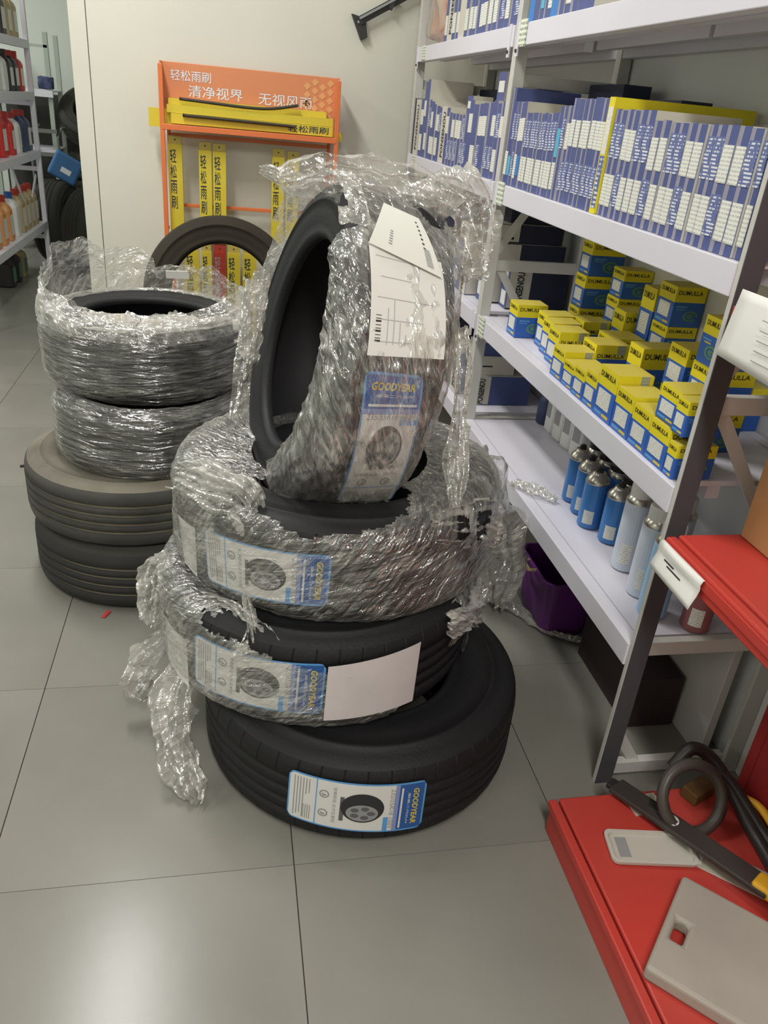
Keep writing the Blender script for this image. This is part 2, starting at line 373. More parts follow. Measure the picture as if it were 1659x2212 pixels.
# ------------------------------------------------------------------ thin filter cartons
CACHE = {}
def cached(key, fn):
    if key not in CACHE: CACHE[key] = fn()
    return CACHE[key]
def sticker_mesh(w, h, m, nm='sticker'):
    return cached((nm, round(w, 4), round(h, 3), m.name), lambda: MB().box(-0.0006 if nm == 'stripe' else -0.0013, -w / 2, 0, 0, w / 2, h).mesh(nm, m))
def carton_mesh(d, t, h, front, side, top):
    return cached(('c', d, round(t, 4), round(h, 3), front.name, side.name), lambda: MB().box(0, 0, 0, d, t, h, 0, None, (1, 2, 1, 1, 1, 0)).mesh('filter_box', [front, side, top]))
ENOU = 'PONSENOU'
def filter_box(x, y, z, d, t, h, style, label, group, lean=0.0):
    front = {'blue': NAVY, 'navy': NAVYD, 'white': CREAM, 'cream': CREAM, 'yellow': YEL, 'sky': SKYB}[style[0]]
    side = NAVY if style[0] == 'yellow' else CREAM
    if 'yside' in style: side = YEL
    if 'nside' in style: side = NAVY
    if 'dside' in style: side = NAVYD
    o = link('filter_box', carton_mesh(d, t, h, front, side, YEL if style[0] == 'yellow' else CREAM), None, (x, y, z), (lean, 0, 0))
    tag(o, label, 'box', group)
    w = t * 0.86
    for s in style[1:]:
        if s == 'top_sticker': link('sticker', sticker_mesh(w, 0.062, STICK), o, (0, t / 2, h * 0.55))
        elif s == 'low_sticker': link('sticker', sticker_mesh(w, 0.068, STICK), o, (0, t / 2, h * 0.10))
        elif s == 'top_code': link('sticker', sticker_mesh(w, 0.072, STICK2), o, (0, t / 2, h * 0.56))
        elif s == 'low_code': link('sticker', sticker_mesh(w, 0.070, STICK2), o, (0, t / 2, h * 0.12))
        elif s == 'cyan': link('sticker', sticker_mesh(w, 0.055, CYAN), o, (0, t / 2, h * 0.12))
        elif s == 'cyan_top': link('sticker', sticker_mesh(w, 0.07, CYAN), o, (0, t / 2, h * 0.46))
        elif s == 'skyb': link('sticker', sticker_mesh(w, 0.055, SKYB), o, (0, t / 2, h * 0.14))
        elif s == 'stripe':
            link('stripe', sticker_mesh(t * 0.34, h * 0.998, LAV, 'stripe'), o, (0, t * 0.83, 0.0))
        elif s == 'word':
            def mk():
                V, F = text_fit(ENOU, h * 0.80, t * 0.42, 0.02)
                return MB().add(V, F, 0, frame_M((-0.0009, 0, 0), (0, 0, 1), (0, 1, 0))).mesh('lettering', INK)
            link('lettering', cached(('w', h, t), mk), o, (0, t * 0.42, h * 0.5))
    return o

STY = [['blue', 'top_code', 'low_sticker'], ['blue', 'top_sticker', 'low_code'], ['blue', 'top_code'], ['blue', 'low_sticker', 'stripe'],
       ['blue', 'top_sticker', 'low_sticker'], ['blue', 'stripe', 'top_code', 'low_code'], ['blue', 'low_code'], ['blue', 'top_sticker', 'stripe']]
def desc(st):
    w = []
    if 'top_sticker' in st: w.append('white sticker high')
    if 'low_sticker' in st: w.append('white sticker low')
    if 'top_code' in st: w.append('barcode strip high')
    if 'low_code' in st: w.append('barcode strip low')
    if 'cyan' in st or 'cyan_top' in st: w.append('cyan sticker')
    if 'skyb' in st: w.append('bright blue sticker')
    if 'word' in st: w.append('black brand lettering')
    return w[0] if w else 'plain spine'
def col(st): return {'blue': 'blue', 'navy': 'dark navy', 'white': 'white', 'cream': 'cream', 'yellow': 'yellow', 'sky': 'bright blue'}[st[0]]
# --- second shelf from the top, near bay: packed row
def run(y_start, seq, x, z, where, group, d=0.2, gap=0.0012, until=None):
    y = y_start; seq = list(seq)
    while until is not None and y_start - sum(q[0] + gap for q in seq) - 0.05 > until:
        k = len(seq); seq.append((0.045, seq[-1][1] + (0.006 if k % 2 else -0.008), [['blue', 'low_sticker', 'top_code'], ['blue', 'top_sticker', 'stripe'], ['blue', 'low_code', 'top_sticker']][k % 3]))
    for i, (t, h, st) in enumerate(seq):
        dd = d + R_.uniform(-0.02, 0.03)
        xx = x + R_.uniform(0, 0.006)
        filter_box(xx, y - t, z, dd, t, h, st, '%s filter box, %s, %s %s' % (col(st), desc(st), nth(i), where), group)
        y -= t + gap
    return y
seq = [(0.03, 0.272, ['blue', 'stripe', 'low_sticker', 'nside']), (0.026, 0.235, ['blue', 'cyan', 'top_code']), (0.022, 0.235, ['blue', 'top_code', 'low_code']),
       (0.026, 0.232, ['blue', 'top_sticker', 'low_sticker', 'stripe']), (0.03, 0.236, ['blue', 'skyb', 'top_sticker'])]
for i in range(9): seq.append((R_.uniform(0.022, 0.030), 0.208 + R_.uniform(-0.002, 0.002), ['blue', 'top_code', 'low_sticker'] if i % 4 else ['blue', 'top_code', 'low_sticker', 'stripe']))
seq += [(0.028, 0.212, ['blue', 'top_code', 'low_sticker']), (0.026, 0.226, ['blue', 'cyan_top', 'low_sticker']), (0.026, 0.228, ['blue', 'top_code', 'stripe']), (0.028, 0.230, ['blue', 'top_sticker', 'low_code', 'stripe'])]
for i in range(7): seq.append((R_.uniform(0.026, 0.034), 0.247 + R_.uniform(-0.002, 0.003), ['blue', 'top_sticker', 'low_code'] if i % 3 else ['blue', 'stripe', 'top_sticker', 'low_code']))
yy = run(2.612, seq, XF + 0.006, LEV[2] + 0.001, 'from the middle post, second shelf', 'filter boxes packed on the second shelf of the near bay')
yb_ = yy
o = filter_box(XF + 0.004, yy - 0.03, LEV[2] + 0.001, 0.36, 0.03, 0.25, ['yellow', 'yside'], 'tall yellow edged filter box standing out of the blue row on the second shelf', 'filter boxes packed on the second shelf of the near bay')
link('panel', cached('ywhite', lambda: MB().box(-0.0007, -0.012, 0, 0, 0.012, 0.10).mesh('panel', FINE)), o, (0, 0.013, 0.13))
link('sticker', cached('yblue', lambda: MB().box(-0.0007, -0.012, 0, 0, 0.012, 0.115).mesh('sticker', STICK2)), o, (0, 0.013, 0.012))
yy -= 0.032
seq = []
for i in range(18):
    t = R_.uniform(0.030, 0.037); left = yy - 1.274 - sum(q[0] + 0.0012 for q in seq)
    if left < 0.012: break
    if left < 0.05: t = left - 0.001
    h = 0.225 if i < 6 else 0.208
    seq.append((t, h + R_.uniform(-0.002, 0.002), [['blue', 'top_code', 'low_sticker', 'stripe'], ['blue', 'stripe', 'top_code', 'low_sticker'], ['blue', 'top_sticker', 'low_code', 'stripe'], ['blue', 'stripe', 'top_sticker', 'low_sticker']][i % 4]))
seq[-1] = (seq[-1][0], seq[-1][1], seq[-1][2] + ['nside'])
run(yy, seq, XF + 0.006, LEV[2] + 0.001, 'from the yellow box, second shelf', 'filter boxes packed on the second shelf of the near bay')
# larger cartons lying behind the row
for (y0, y1, z1, st, lb) in ((2.36, 2.60, 0.30, 'navy', 'dark navy carton standing behind the blue row beside the middle post'),
                             (2.02, 2.34, 0.262, 'navy', 'navy carton behind the low part of the blue row on second shelf'),
                             (1.30, 1.62, 0.236, 'navy', 'navy carton behind the row near the near post')):
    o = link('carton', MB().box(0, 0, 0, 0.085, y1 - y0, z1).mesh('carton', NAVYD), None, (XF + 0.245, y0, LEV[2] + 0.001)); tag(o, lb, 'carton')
# --- second shelf, far bay
seq = [(0.035, 0.235, ['navy', 'dside']), (0.085, 0.232, ['white', 'word']), (0.06, 0.235, ['blue', 'low_sticker', 'top_sticker']), (0.05, 0.300, ['blue', 'top_sticker']),
       (0.045, 0.31, ['blue', 'low_sticker']), (0.05, 0.232, ['blue', 'top_code', 'stripe']), (0.05, 0.225, ['blue', 'top_sticker', 'low_sticker']), (0.045, 0.215, ['blue', 'low_sticker']),
       (0.05, 0.21, ['blue', 'top_sticker', 'low_sticker']), (0.04, 0.205, ['blue', 'top_code']), (0.09, 0.21, ['white', 'word']), (0.05, 0.205, ['blue', 'top_sticker']), (0.045, 0.19, ['blue', 'stripe', 'low_code']),
       (0.045, 0.187, ['blue', 'top_sticker', 'low_code']), (0.045, 0.187, ['blue', 'top_sticker', 'low_code']), (0.045, 0.185, ['blue', 'top_sticker', 'stripe']), (0.045, 0.185, ['blue', 'low_code', 'top_code']),
       (0.05, 0.19, ['blue', 'stripe', 'low_code']), (0.055, 0.235, ['blue', 'top_sticker']), (0.06, 0.222, ['blue', 'low_sticker']), (0.05, 0.225, ['blue', 'top_sticker', 'low_code']), (0.055, 0.228, ['blue', 'top_sticker']), (0.05, 0.23, ['blue', 'low_code', 'stripe'])]
run(4.035, seq, XF + 0.006, LEV[2] + 0.001, 'from the far post, second shelf', 'filter boxes packed on the second shelf of the far bay', 0.2, until=2.668)
for (x, y, z, w, t, h, lb) in ((0.90, 2.79, 1.462, 0.10, 0.085, 0.085, 'cream topped blue carton perched on the far bay row near the middle post'),
                               (0.89, 3.12, 1.416, 0.075, 0.075, 0.06, 'small dark grey blue carton perched on the far bay row')):
    o = tag(link('carton', MB().box(0, 0, 0, w, t, h, 0, None, (1, 1, 1, 1, 1, 0)).mesh('carton', [NAVY, CREAM]), None, (x, y, z), (0, 0, 0)), lb, 'carton')
    link('sticker', sticker_mesh(t * 0.7, h * 0.4, STICK), o, (0, t / 2, h * 0.3))
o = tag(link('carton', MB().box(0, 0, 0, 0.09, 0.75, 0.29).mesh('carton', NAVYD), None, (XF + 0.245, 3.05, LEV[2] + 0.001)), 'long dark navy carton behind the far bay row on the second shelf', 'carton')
# --- top shelf
seq = [(0.04, 0.24, ['blue', 'low_sticker']), (0.085, 0.24, ['white', 'word']), (0.05, 0.24, ['blue', 'low_sticker']), (0.05, 0.24, ['blue', 'low_sticker']), (0.085, 0.24, ['white']),
       (0.045, 0.22, ['blue', 'low_sticker']), (0.05, 0.24, ['blue', 'low_sticker', 'stripe']), (0.045, 0.22, ['blue', 'low_sticker']), (0.045, 0.24, ['blue', 'stripe']), (0.045, 0.22, ['blue', 'low_sticker']),
       (0.05, 0.23, ['blue', 'low_sticker']), (0.05, 0.24, ['blue', 'low_sticker', 'stripe']), (0.05, 0.25, ['blue', 'low_sticker'])]
run(3.62, seq, XF + 0.008, LEV[3] + 0.001, 'from the film sack, top shelf', 'filter boxes on the top shelf of the far bay', until=2.668)
seq = [(0.05, 0.24, ['sky']), (0.045, 0.24, ['blue']), (0.03, 0.24, ['blue', 'cyan']), (0.03, 0.24, ['blue', 'stripe']), (0.035, 0.24, ['blue', 'low_sticker']), (0.05, 0.24, ['sky']), (0.04, 0.23, ['blue', 'stripe']),
       (0.04, 0.24, ['blue', 'low_sticker']), (0.05, 0.24, ['blue', 'stripe']), (0.05, 0.24, ['blue']), (0.05, 0.24, ['blue', 'low_sticker'])]
run(2.60, seq, XF + 0.008, LEV[3] + 0.001, 'from the middle post, top shelf', 'filter boxes on the top shelf of the near bay')
# clear sack with orange print at the far end of the top shelf
def blob(name, parent, m, w, d, h, seed, loc=None):
    bm = bmesh.new(); bmesh.ops.create_cube(bm, size=1); bmesh.ops.subdivide_edges(bm, edges=bm.edges[:], cuts=9, use_grid_fill=True)
    for v in bm.verts:
        c = v.co.copy(); n = c.normalized(); c = c.lerp(n * 0.62, 0.35)
        c *= 1 + 0.16 * nz(c.x * 3 + seed, c.y * 3, c.z * 3) + 0.06 * nz(c.x * 9, c.y * 9 + seed, c.z * 9)
        v.co = Vector((c.x * w, c.y * d, (c.z + 0.5) * h))
    zmin = min(v.co.z for v in bm.verts)
    for v in bm.verts: v.co.z = max(0, v.co.z - zmin)
    me = bpy.data.meshes.new(name); bm.to_mesh(me); bm.free(); me.materials.append(m)
    me.polygons.foreach_set('use_smooth', [True] * len(me.polygons))
    return link(name, me, parent, loc)
sk = thing('film_sack', 'clear film sack with orange contents at the far end of the top shelf', 'bag', (0.99, 3.83, LEV[3] + 0.002))
blob('contents', sk, mat('sack_orange', (210, 140, 108), 0.6, var=0.3, vscale=9, rgb2=(190, 178, 160)), 0.20, 0.30, 0.30, 3.1)
blob('plastic_wrap', sk, FILM, 0.23, 0.33, 0.33, 3.1)

# ------------------------------------------------------------------ third shelf: far bay cartons (through the middle end frame)
Z3 = LEV[2 - 1] + 0.001
def big_box(name, x, y, z, dx, dy, dz, front, side, top, label, word=None, word_face='y', st=(), rz=0.0):
    o = tag(link(name, MB().box(0, 0, 0, dx, dy, dz, 0, None, (1, 2, 1, 1, 1, 0)).mesh(name, [front, side, top]), None, (x, y, z), (0, 0, rz)), label, 'carton')
    for (w, h, yy, zz) in st: link('sticker', sticker_mesh(w, h, STICK), o, (0, yy, zz))
    return o
def panel_y(o, x0, x1, z0, z1, m, nm='panel'):
    return MB().box(x0, -0.0008, z0, x1, 0, z1).build(nm, m, o)
def word_on(o, face, cx, cz, L, H, m=INK, s=ENOU, up=True):
    V, F = text_fit(s, L, H, 0.025)
    if face == 'y': M = frame_M((cx, -0.0022, cz), (0, 0, 1) if up else (1, 0, 0), (-1, 0, 0) if up else (0, 0, 1))
    else: M = frame_M((-0.0022, cx, cz), (0, 0, 1) if up else (0, -1, 0), (0, 1, 0) if up else (0, 0, 1))
    return MB().add(V, F, 0, M).build('lettering', m, o)
FB = LEV[1] + 0.001
o = big_box('carton', 0.995, 2.74, FB, 0.225, 0.075, 0.145, NAVY, NAVYD, CREAM, 'navy carton with cream lettered end just behind the middle end frame, third shelf', st=((0.05, 0.05, 0.037, 0.01), (0.05, 0.04, 0.037, 0.09)))
panel_y(o, 0.002, 0.085, 0.004, 0.143, CREAM); word_on(o, 'y', 0.044, 0.07, 0.125, 0.028)
o = big_box('carton', 0.935, 2.83, FB, 0.27, 0.09, 0.162, NAVY, NAVYD, CREAM, 'second navy carton behind the middle end frame with stickers on its end', st=((0.06, 0.05, 0.045, 0.02), (0.06, 0.05, 0.045, 0.10)))
panel_y(o, 0.002, 0.10, 0.004, 0.16, CREAM)
o = big_box('carton', 0.93, 2.76, FB + 0.164, 0.27, 0.10, 0.06, NAVY, NAVYD, CREAM, 'flat carton lying on top of the cartons behind the middle end frame', st=((0.04, 0.03, 0.05, 0.012),))
panel_y(o, 0.01, 0.10, 0.004, 0.058, CREAM)
o = big_box('carton', 0.93, 2.77, FB + 0.226, 0.255, 0.10, 0.062, NAVY, NAVYD, CREAM, 'upper flat carton with black slot, topmost but one behind middle end frame', st=((0.06, 0.04, 0.05, 0.012),))
panel_y(o, 0.01, 0.09, 0.004, 0.06, CREAM); panel_y(o, 0.035, 0.07, 0.012, 0.02, INK, 'slot')
big_box('carton', 0.99, 2.80, FB + 0.290, 0.19, 0.14, 0.045, NAVYD, NAVYD, NAVYD, 'dark carton on the very top behind the middle end frame')
o = big_box('carton', 0.90, 2.955, FB, 0.25, 0.085, 0.19, CREAM, NAVY, CREAM, 'tall cream faced carton seen left of the middle post, third shelf', st=((0.05, 0.05, 0.04, 0.11),))
word_on(o, 'x', 0.042, 0.09, 0.15, 0.03); panel_y(o, 0.002, 0.06, 0.002, 0.188, CREAM)
o = big_box('carton', 0.90, 3.05, FB, 0.25, 0.10, 0.175, NAVY, NAVY, NAVY, 'dark blue carton beside the tall cream faced carton, third shelf', st=((0.05, 0.04, 0.05, 0.03),))
o = big_box('carton', 0.90, 2.99, FB + 0.192, 0.25, 0.12, 0.06, CREAM, CREAM, CREAM, 'flat cream carton with black mark lying above the cream faced carton'); word_on(o, 'x', 0.06, 0.03, 0.07, 0.028, up=False)
big_box('carton', 0.91, 3.0, FB + 0.253, 0.26, 0.20, 0.07, NAVYD, NAVYD, INK, 'black topped carton high in the far bay of the third shelf')
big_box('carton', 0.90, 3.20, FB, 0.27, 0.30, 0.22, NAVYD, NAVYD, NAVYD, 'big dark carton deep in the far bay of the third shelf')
# bottom shelf, far bay
FC = LEV[0] + 0.001
o = big_box('carton', 0.925, 2.78, FC, 0.24, 0.09, 0.115, CREAM, NAVY, CREAM, 'navy carton with cream lettered end on the bottom shelf by the middle post'); panel_y(o, 0.002, 0.075, 0.002, 0.113, CREAM); word_on(o, 'y', 0.04, 0.055, 0.10, 0.026)
o = big_box('carton', 0.93, 2.79, FC + 0.117, 0.16, 0.10, 0.072, CREAM, CREAM, CREAM, 'cream carton with black handle slot on the lettered carton, bottom shelf'); panel_y(o, 0.03, 0.07, 0.032, 0.037, INK, 'slot')
o = big_box('carton', 0.90, 2.90, FC, 0.22, 0.10, 0.20, CREAM, NAVY, CREAM, 'upright cream carton behind the middle post on the bottom shelf'); word_on(o, 'x', 0.05, 0.1, 0.16, 0.03)
o = big_box('carton', 0.93, 2.80, FC + 0.19, 0.20, 0.09, 0.05, CREAM, NAVY, CREAM, 'small cream carton topmost in the bottom shelf pile by middle post')
big_box('carton', 0.90, 3.05, FC, 0.28, 0.35, 0.24, NAVYD, NAVYD, NAVYD, 'large dark carton deep in the far bay of the bottom shelf')

# ------------------------------------------------------------------ yellow and blue oil filter cartons
YW = 'DUMULLA'
def yb_mesh(dx, dy, dz):
    def mk():
        b = MB(); zc = dz * 0.62
        b.box(0, 0, 0, dx, dy, zc, 0, None, (0, 0, 0, 0, 0, 0)); b.box(0, 0, zc, dx, dy, dz, 1, None, (1, 2, 1, 1, 1, 1))
        return b.mesh('oil_filter_box', [BLUE, YEL, YELT])
    return cached(('yb', dx, dy, dz), mk)
def ybox(x, y, z, dx, dy, dz, label, side='g', face='s', rz=0.0):
    o = tag(link('oil_filter_box', yb_mesh(dx, dy, dz), None, (x, y, z), (0, 0, rz)), label, 'box', 'yellow and blue oil filter boxes on the third shelf')
    zc = dz * 0.62
    def lx():
        V, F = text_fit(YW, dy * 0.80, dz * 0.11, 0.02); b = MB()
        b.add(V, F, 0, frame_M((-0.0007, dy / 2, zc + (dz - zc) * 0.62), (0, -1, 0), (0, 0, 1)))
        V, F = text_fit(YW, dx * 0.80, dz * 0.11, 0.02)
        b.add(V, F, 0, frame_M((dx * 0.47, -0.0007, zc + (dz - zc) * (0.62 if side == 'g' else 0.22)), (1, 0, 0), (0, 0, 1)))
        return b.mesh('lettering', INKB)
    link('lettering', cached(('yl', dx, dy, dz, side), lx), o)
    if face == 's':
        link('sticker', sticker_mesh(dy * 0.66, dz * 0.36, STICK), o, (0, dy * 0.52, dz * 0.20))
        def wp():
            b = MB(); b.box(-0.0007, dy * 0.5, dz * 0.06, 0, dy * 0.9, dz * 0.12, 0); b.box(-0.0007, dy * 0.12, dz * 0.06, 0, dy * 0.46, dz * 0.115, 1)
            return b.mesh('small_print', [LBLLB, YPRINT])
        link('small_print', cached(('wp', dx, dy, dz), wp), o)
    def emblem(fx):
        b = MB(); n = 20
        for k, (r0, r1) in enumerate(((0.26, 0.17), (0.12, 0.0))):
            V = []; F = []
            for i in range(n + 1):
                t = 2 * pi * i / n * 0.9
                V += [(r0 * cos(t), r0 * sin(t) * 0.62, 0), (r1 * cos(t), r1 * sin(t) * 0.62, 0)]
            for i in range(n): F.append((2 * i, 2 * i + 2, 2 * i + 3, 2 * i + 1))
            M = frame_M((dx * 0.62, -0.0007, dz * 0.28), (1, 0, 0), (0, 0, 1)) if not fx else frame_M((-0.0007, dy * 0.4, dz * 0.28), (0, -1, 0), (0, 0, 1))
            b.add([(v[0] * dx, v[1] * dx, 0) for v in V], F, 0, M)
        if not fx: b.box(dx * 0.10, -0.0007, dz * 0.49, dx * 0.45, 0, dz * 0.53, 1); b.box(dx * 0.10, -0.0007, dz * 0.43, dx * 0.38, 0, dz * 0.455, 1)
        else: b.box(-0.0007, dy * 0.5, dz * 0.50, 0, dy * 0.9, dz * 0.54, 1); b.box(-0.0007, dy * 0.5, dz * 0.44, 0, dy * 0.8, dz * 0.47, 2)
        return b.mesh('emblem', [LIME, LBLLB, YPRINT])
    if side == 'g': link('emblem', cached(('em', dx, dy, dz), lambda: emblem(False)), o)
    if face == 'g': link('emblem', cached(('emx', dx, dy, dz), lambda: emblem(True)), o)
    if side == 'h': link('hologram_label', cached(('hl', dx, dz), lambda: MB().box(dx * 0.64, -0.0008, dz * 0.74, dx * 0.88, 0, dz * 1.0).mesh('hologram_label', GREYST)), o)
    return o
Y3 = LEV[1] + 0.001
ybox(0.897, 2.345, Y3, 0.098, 0.078, 0.103, 'oil filter box standing alone at the far end of the front row')
front = [(0.944, 2.212, 0.078, 0.103), (0.930, 2.128, 0.080, 0.101), (0.914, 2.035, 0.084, 0.100), (0.878, 1.900, 0.080, 0.082), (0.877, 1.822, 0.074, 0.066), (0.874, 1.752, 0.066, 0.074), (0.874, 1.682, 0.067, 0.086),
         (0.872, 1.582, 0.096, 0.120), (0.873, 1.494, 0.084, 0.100), (0.873, 1.412, 0.079, 0.091), (0.872, 1.328, 0.081, 0.089), (0.872, 1.291, 0.034, 0.072)]
for i, (x, y, dy, dz) in enumerate(front):
    ybox(x, y, Y3, 0.088, dy, dz, 'oil filter box %s in the front row from the lone box, %s' % (nth(i), ['short', 'medium height', 'tall'][0 if dz < 0.08 else 1 if dz < 0.1 else 2]), 'h' if i in (1, 2, 3, 7, 8) else 'g')
second = [(1.045, 2.175, 0.085, 0.075, 0.098, 'h', 'behind the far end of the front row, hologram label showing'), 
          (0.970, 1.915, 0.098, 0.085, 0.100, 'h', 'behind the short front boxes with hologram label and lettering'), (1.055, 1.99, 0.095, 0.10, 0.098, 'g', 'long one lying behind the hologram labelled box'),
          (1.015, 1.752, 0.105, 0.072, 0.138, 'g', 'tall one behind the short front boxes, sticker half hidden'), (0.968, 1.69, 0.042, 0.14, 0.070, 'g', 'low one squeezed behind the fifth front box'),
          (1.012, 1.555, 0.10, 0.080, 0.090, 'g', 'lower of the pair behind the tall front box'), (1.005, 1.432, 0.10, 0.085, 0.091, 'g', 'lowest in the pile of three beside the near post'),
          (1.118, 1.60, 0.08, 0.080, 0.090, 'g', 'lower one deep behind the near pile')]
for (x, y, dx, dy, dz, sd, lb) in second: ybox(x, y, Y3, dx, dy, dz, 'oil filter box ' + lb, sd)
ybox(1.012, 1.555, Y3 + 0.091, 0.10, 0.080, 0.100, 'oil filter box on top of the pair behind the tall front box')
ybox(1.118, 1.60, Y3 + 0.091, 0.08, 0.080, 0.095, 'oil filter box raised deep behind the near pile')
ybox(1.003, 1.432, Y3 + 0.092, 0.10, 0.085, 0.092, 'oil filter box midmost in the pile of three beside near post')
ybox(1.000, 1.430, Y3 + 0.185, 0.09, 0.078, 0.100, 'topmost oil filter box with green emblem turned to the aisle', 'g', 'g')
ybox(0.879, 1.336, Y3 + 0.092, 0.085, 0.078, 0.072, 'oil filter box stacked on the front row, farther of two')
ybox(0.872, 1.291, Y3 + 0.0905, 0.085, 0.043, 0.072, 'oil filter box stacked on the front row against the near post')
# stacks along the wall
for k, (dz, zz) in enumerate(((0.100, 0), (0.100, 0.101), (0.100, 0.202))):
    ybox(1.10 + 0.004 * k, 2.345, Y3 + zz, 0.112, 0.078, dz, 'oil filter box %s in the tall stack of three by wall' % ['lowest', 'midmost', 'topmost'][k])
ybox(1.050, 2.270, Y3 + 0.0, 0.080, 0.055, 0.085, 'oil filter box at the foot of the tall stack of three', 'h')
for k in range(3): ybox(1.150 + 0.003 * k, 2.200, Y3 + 0.083 * k, 0.092, 0.078, 0.082, 'oil filter box, %s of the second stack along the wall' % ['bottom', 'middle', 'top'][k])
ybox(1.130, 2.095, Y3, 0.092, 0.075, 0.150, 'oil filter box standing close in front of the second wall stack')
ybox(1.160, 2.005, Y3, 0.08, 0.075, 0.074, 'oil filter box under the tall one of the third wall stack')
ybox(1.160, 2.005, Y3 + 0.075, 0.08, 0.075, 0.160, 'tall oil filter box standing high on the third wall stack')
for k in range(3): ybox(1.155, 1.905 - 0.002 * k, Y3 + (0, 0.080, 0.160)[k], 0.088, 0.085, (0.079, 0.079, 0.105)[k], 'oil filter box, %s of the fourth wall stack' % ['bottom', 'middle', 'top'][k])
ybox(1.13, 1.80, Y3, 0.115, 0.085, 0.085, 'oil filter box lying flat in front of the fourth wall stack', 'n')
ybox(1.205, 1.56, Y3, 0.04, 0.19, 0.105, 'oil filter box lying along the wall behind the near pile', 'n')

# ------------------------------------------------------------------ bottom shelf: cans, jugs
def spray_can(x, y, r, h, body, label, cat='can', cap=None, dome=True, tilt=0):
    t = thing('spray_can', label, cat, (x, y, FC), (0, 0, R_.uniform(0, 6)), 'aerosol cans on the bottom shelf')
    hb = h * 0.80
    MB().lathe([(r * 0.9, 0), (r, 0.004), (r, hb - 0.004), (r * 0.97, hb)], 28).build('can_body', body, t, smooth=False)
    MB().lathe([(r * 1.01, hb), (r * 1.01, hb + 0.004), (r * 0.92, hb + 0.012), (r * 0.62, hb + 0.024), (r * 0.55, hb + 0.026), (r * 0.55, hb + 0.030), (0.0, hb + 0.031)], 28).build('dome', CHROME, t, smooth=True)
    if cap: MB().lathe([(r * 0.8, hb + 0.012), (r * 0.8, h), (r * 0.74, h + 0.004), (0, h + 0.005)], 24).build('cap', cap, t)
    else: MB().lathe([(0.010, hb + 0.026), (0.010, hb + 0.040), (0.006, hb + 0.044), (0, hb + 0.045)], 14).build('valve', BLKP, t)
    b = MB()
    V = []; F = []; n = 10; a0 = 3.6
    for i in range(n + 1):
        a = a0 + 0.9 * i / n
        V += [(r * 1.006 * cos(a), r * 1.006 * sin(a), hb * 0.12), (r * 1.006 * cos(a), r * 1.006 * sin(a), hb * 0.42)]
    for i in range(n): F.append((2 * i, 2 * i + 2, 2 * i + 3, 2 * i + 1))
    o = b.add(V, F).build('label', STICK, t); o.rotation_euler.z = -t.rotation_euler.z
    return t
spray_can(1.000, 1.800, 0.033, 0.168, CANB, 'blue spray can with silver dome, largest looking of the blue group')
spray_can(1.012, 1.880, 0.033, 0.168, CANB, 'blue spray can just behind the largest looking one, front line')
spray_can(1.018, 1.960, 0.033, 0.168, CANB, 'blue spray can at the far end of the front line')
spray_can(1.085, 1.925, 0.033, 0.165, CANB, 'blue spray can with black cap in the second line, far one', cap=BLKP)
spray_can(1.090, 2.005, 0.033, 0.165, CANB, 'blue spray can with black cap at the back by the white jugs', cap=BLKP)
spray_can(1.085, 1.845, 0.033, 0.165, CANB, 'blue spray can with black cap in the second line, middle one', cap=BLKP)
spray_can(1.085, 1.765, 0.033, 0.165, CANB, 'blue spray can with black cap in the second line, near one', cap=BLKP)
spray_can(1.024, 1.712, 0.033, 0.165, CANB, 'blue spray can partly behind the first tall white can')
spray_can(1.000, 1.575, 0.0335, 0.235, CANL, 'tall white and sky blue can nearest the blue cans', cap=LBL)
spray_can(0.985, 1.455, 0.0335, 0.235, CANL, 'tall white can with red print, second from the blue cans', cap=LBL)
spray_can(0.972, 1.370, 0.0335, 0.235, SKY, 'tall sky blue can beside the near post', cap=LBL)
spray_can(1.075, 1.50, 0.0335, 0.235, CANL, 'tall white can in the second line by the near end', cap=LBL)
spray_can(1.05, 1.31, 0.033, 0.19, mat('can_red_grey', (150, 92, 92), 0.4), 'reddish grey can seen through the near end frame', cap=LBLG)
t = thing('oil_bottle', 'dark navy round bottle at the back corner of the bottom shelf', 'bottle', (1.165, 2.655 - 0.06, FC))
MB().lathe([(0.028, 0), (0.032, 0.004), (0.032, 0.085), (0.026, 0.10), (0.012, 0.112)], 24).build('bottle_body', JUGN, t, smooth=True)
MB().lathe([(0.014, 0.110), (0.014, 0.128), (0, 0.129)], 16).build('cap', BLKP, t)
for k, (x, y) in enumerate(((1.178, 2.50), (1.178, 2.425), (1.180, 2.35), (1.182, 2.275))):
    t = thing('white_jug', 'white plastic jug %s from the dark bottle on the bottom shelf' % nth(k), 'jug', (x, y, FC), (0, 0, 0.1 * k), 'white jugs at the back of the bottom shelf')
    V, F = cbox(0.085, 0.066, 0.155, 0.016, 3); MB().add(V, F).build('jug_body', JUGW, t, smooth=True)
    MB().lathe([(0.022, 0.150), (0.016, 0.168), (0.016, 0.175)], 16).build('neck', JUGW, t)
    MB().lathe([(0.020, 0.172), (0.020, 0.192), (0, 0.193)], 16).build('cap', LBL, t)
    MB().box(-0.0432, -0.018, 0.06, -0.0425, 0.018, 0.11).build('label', LBLG, t)
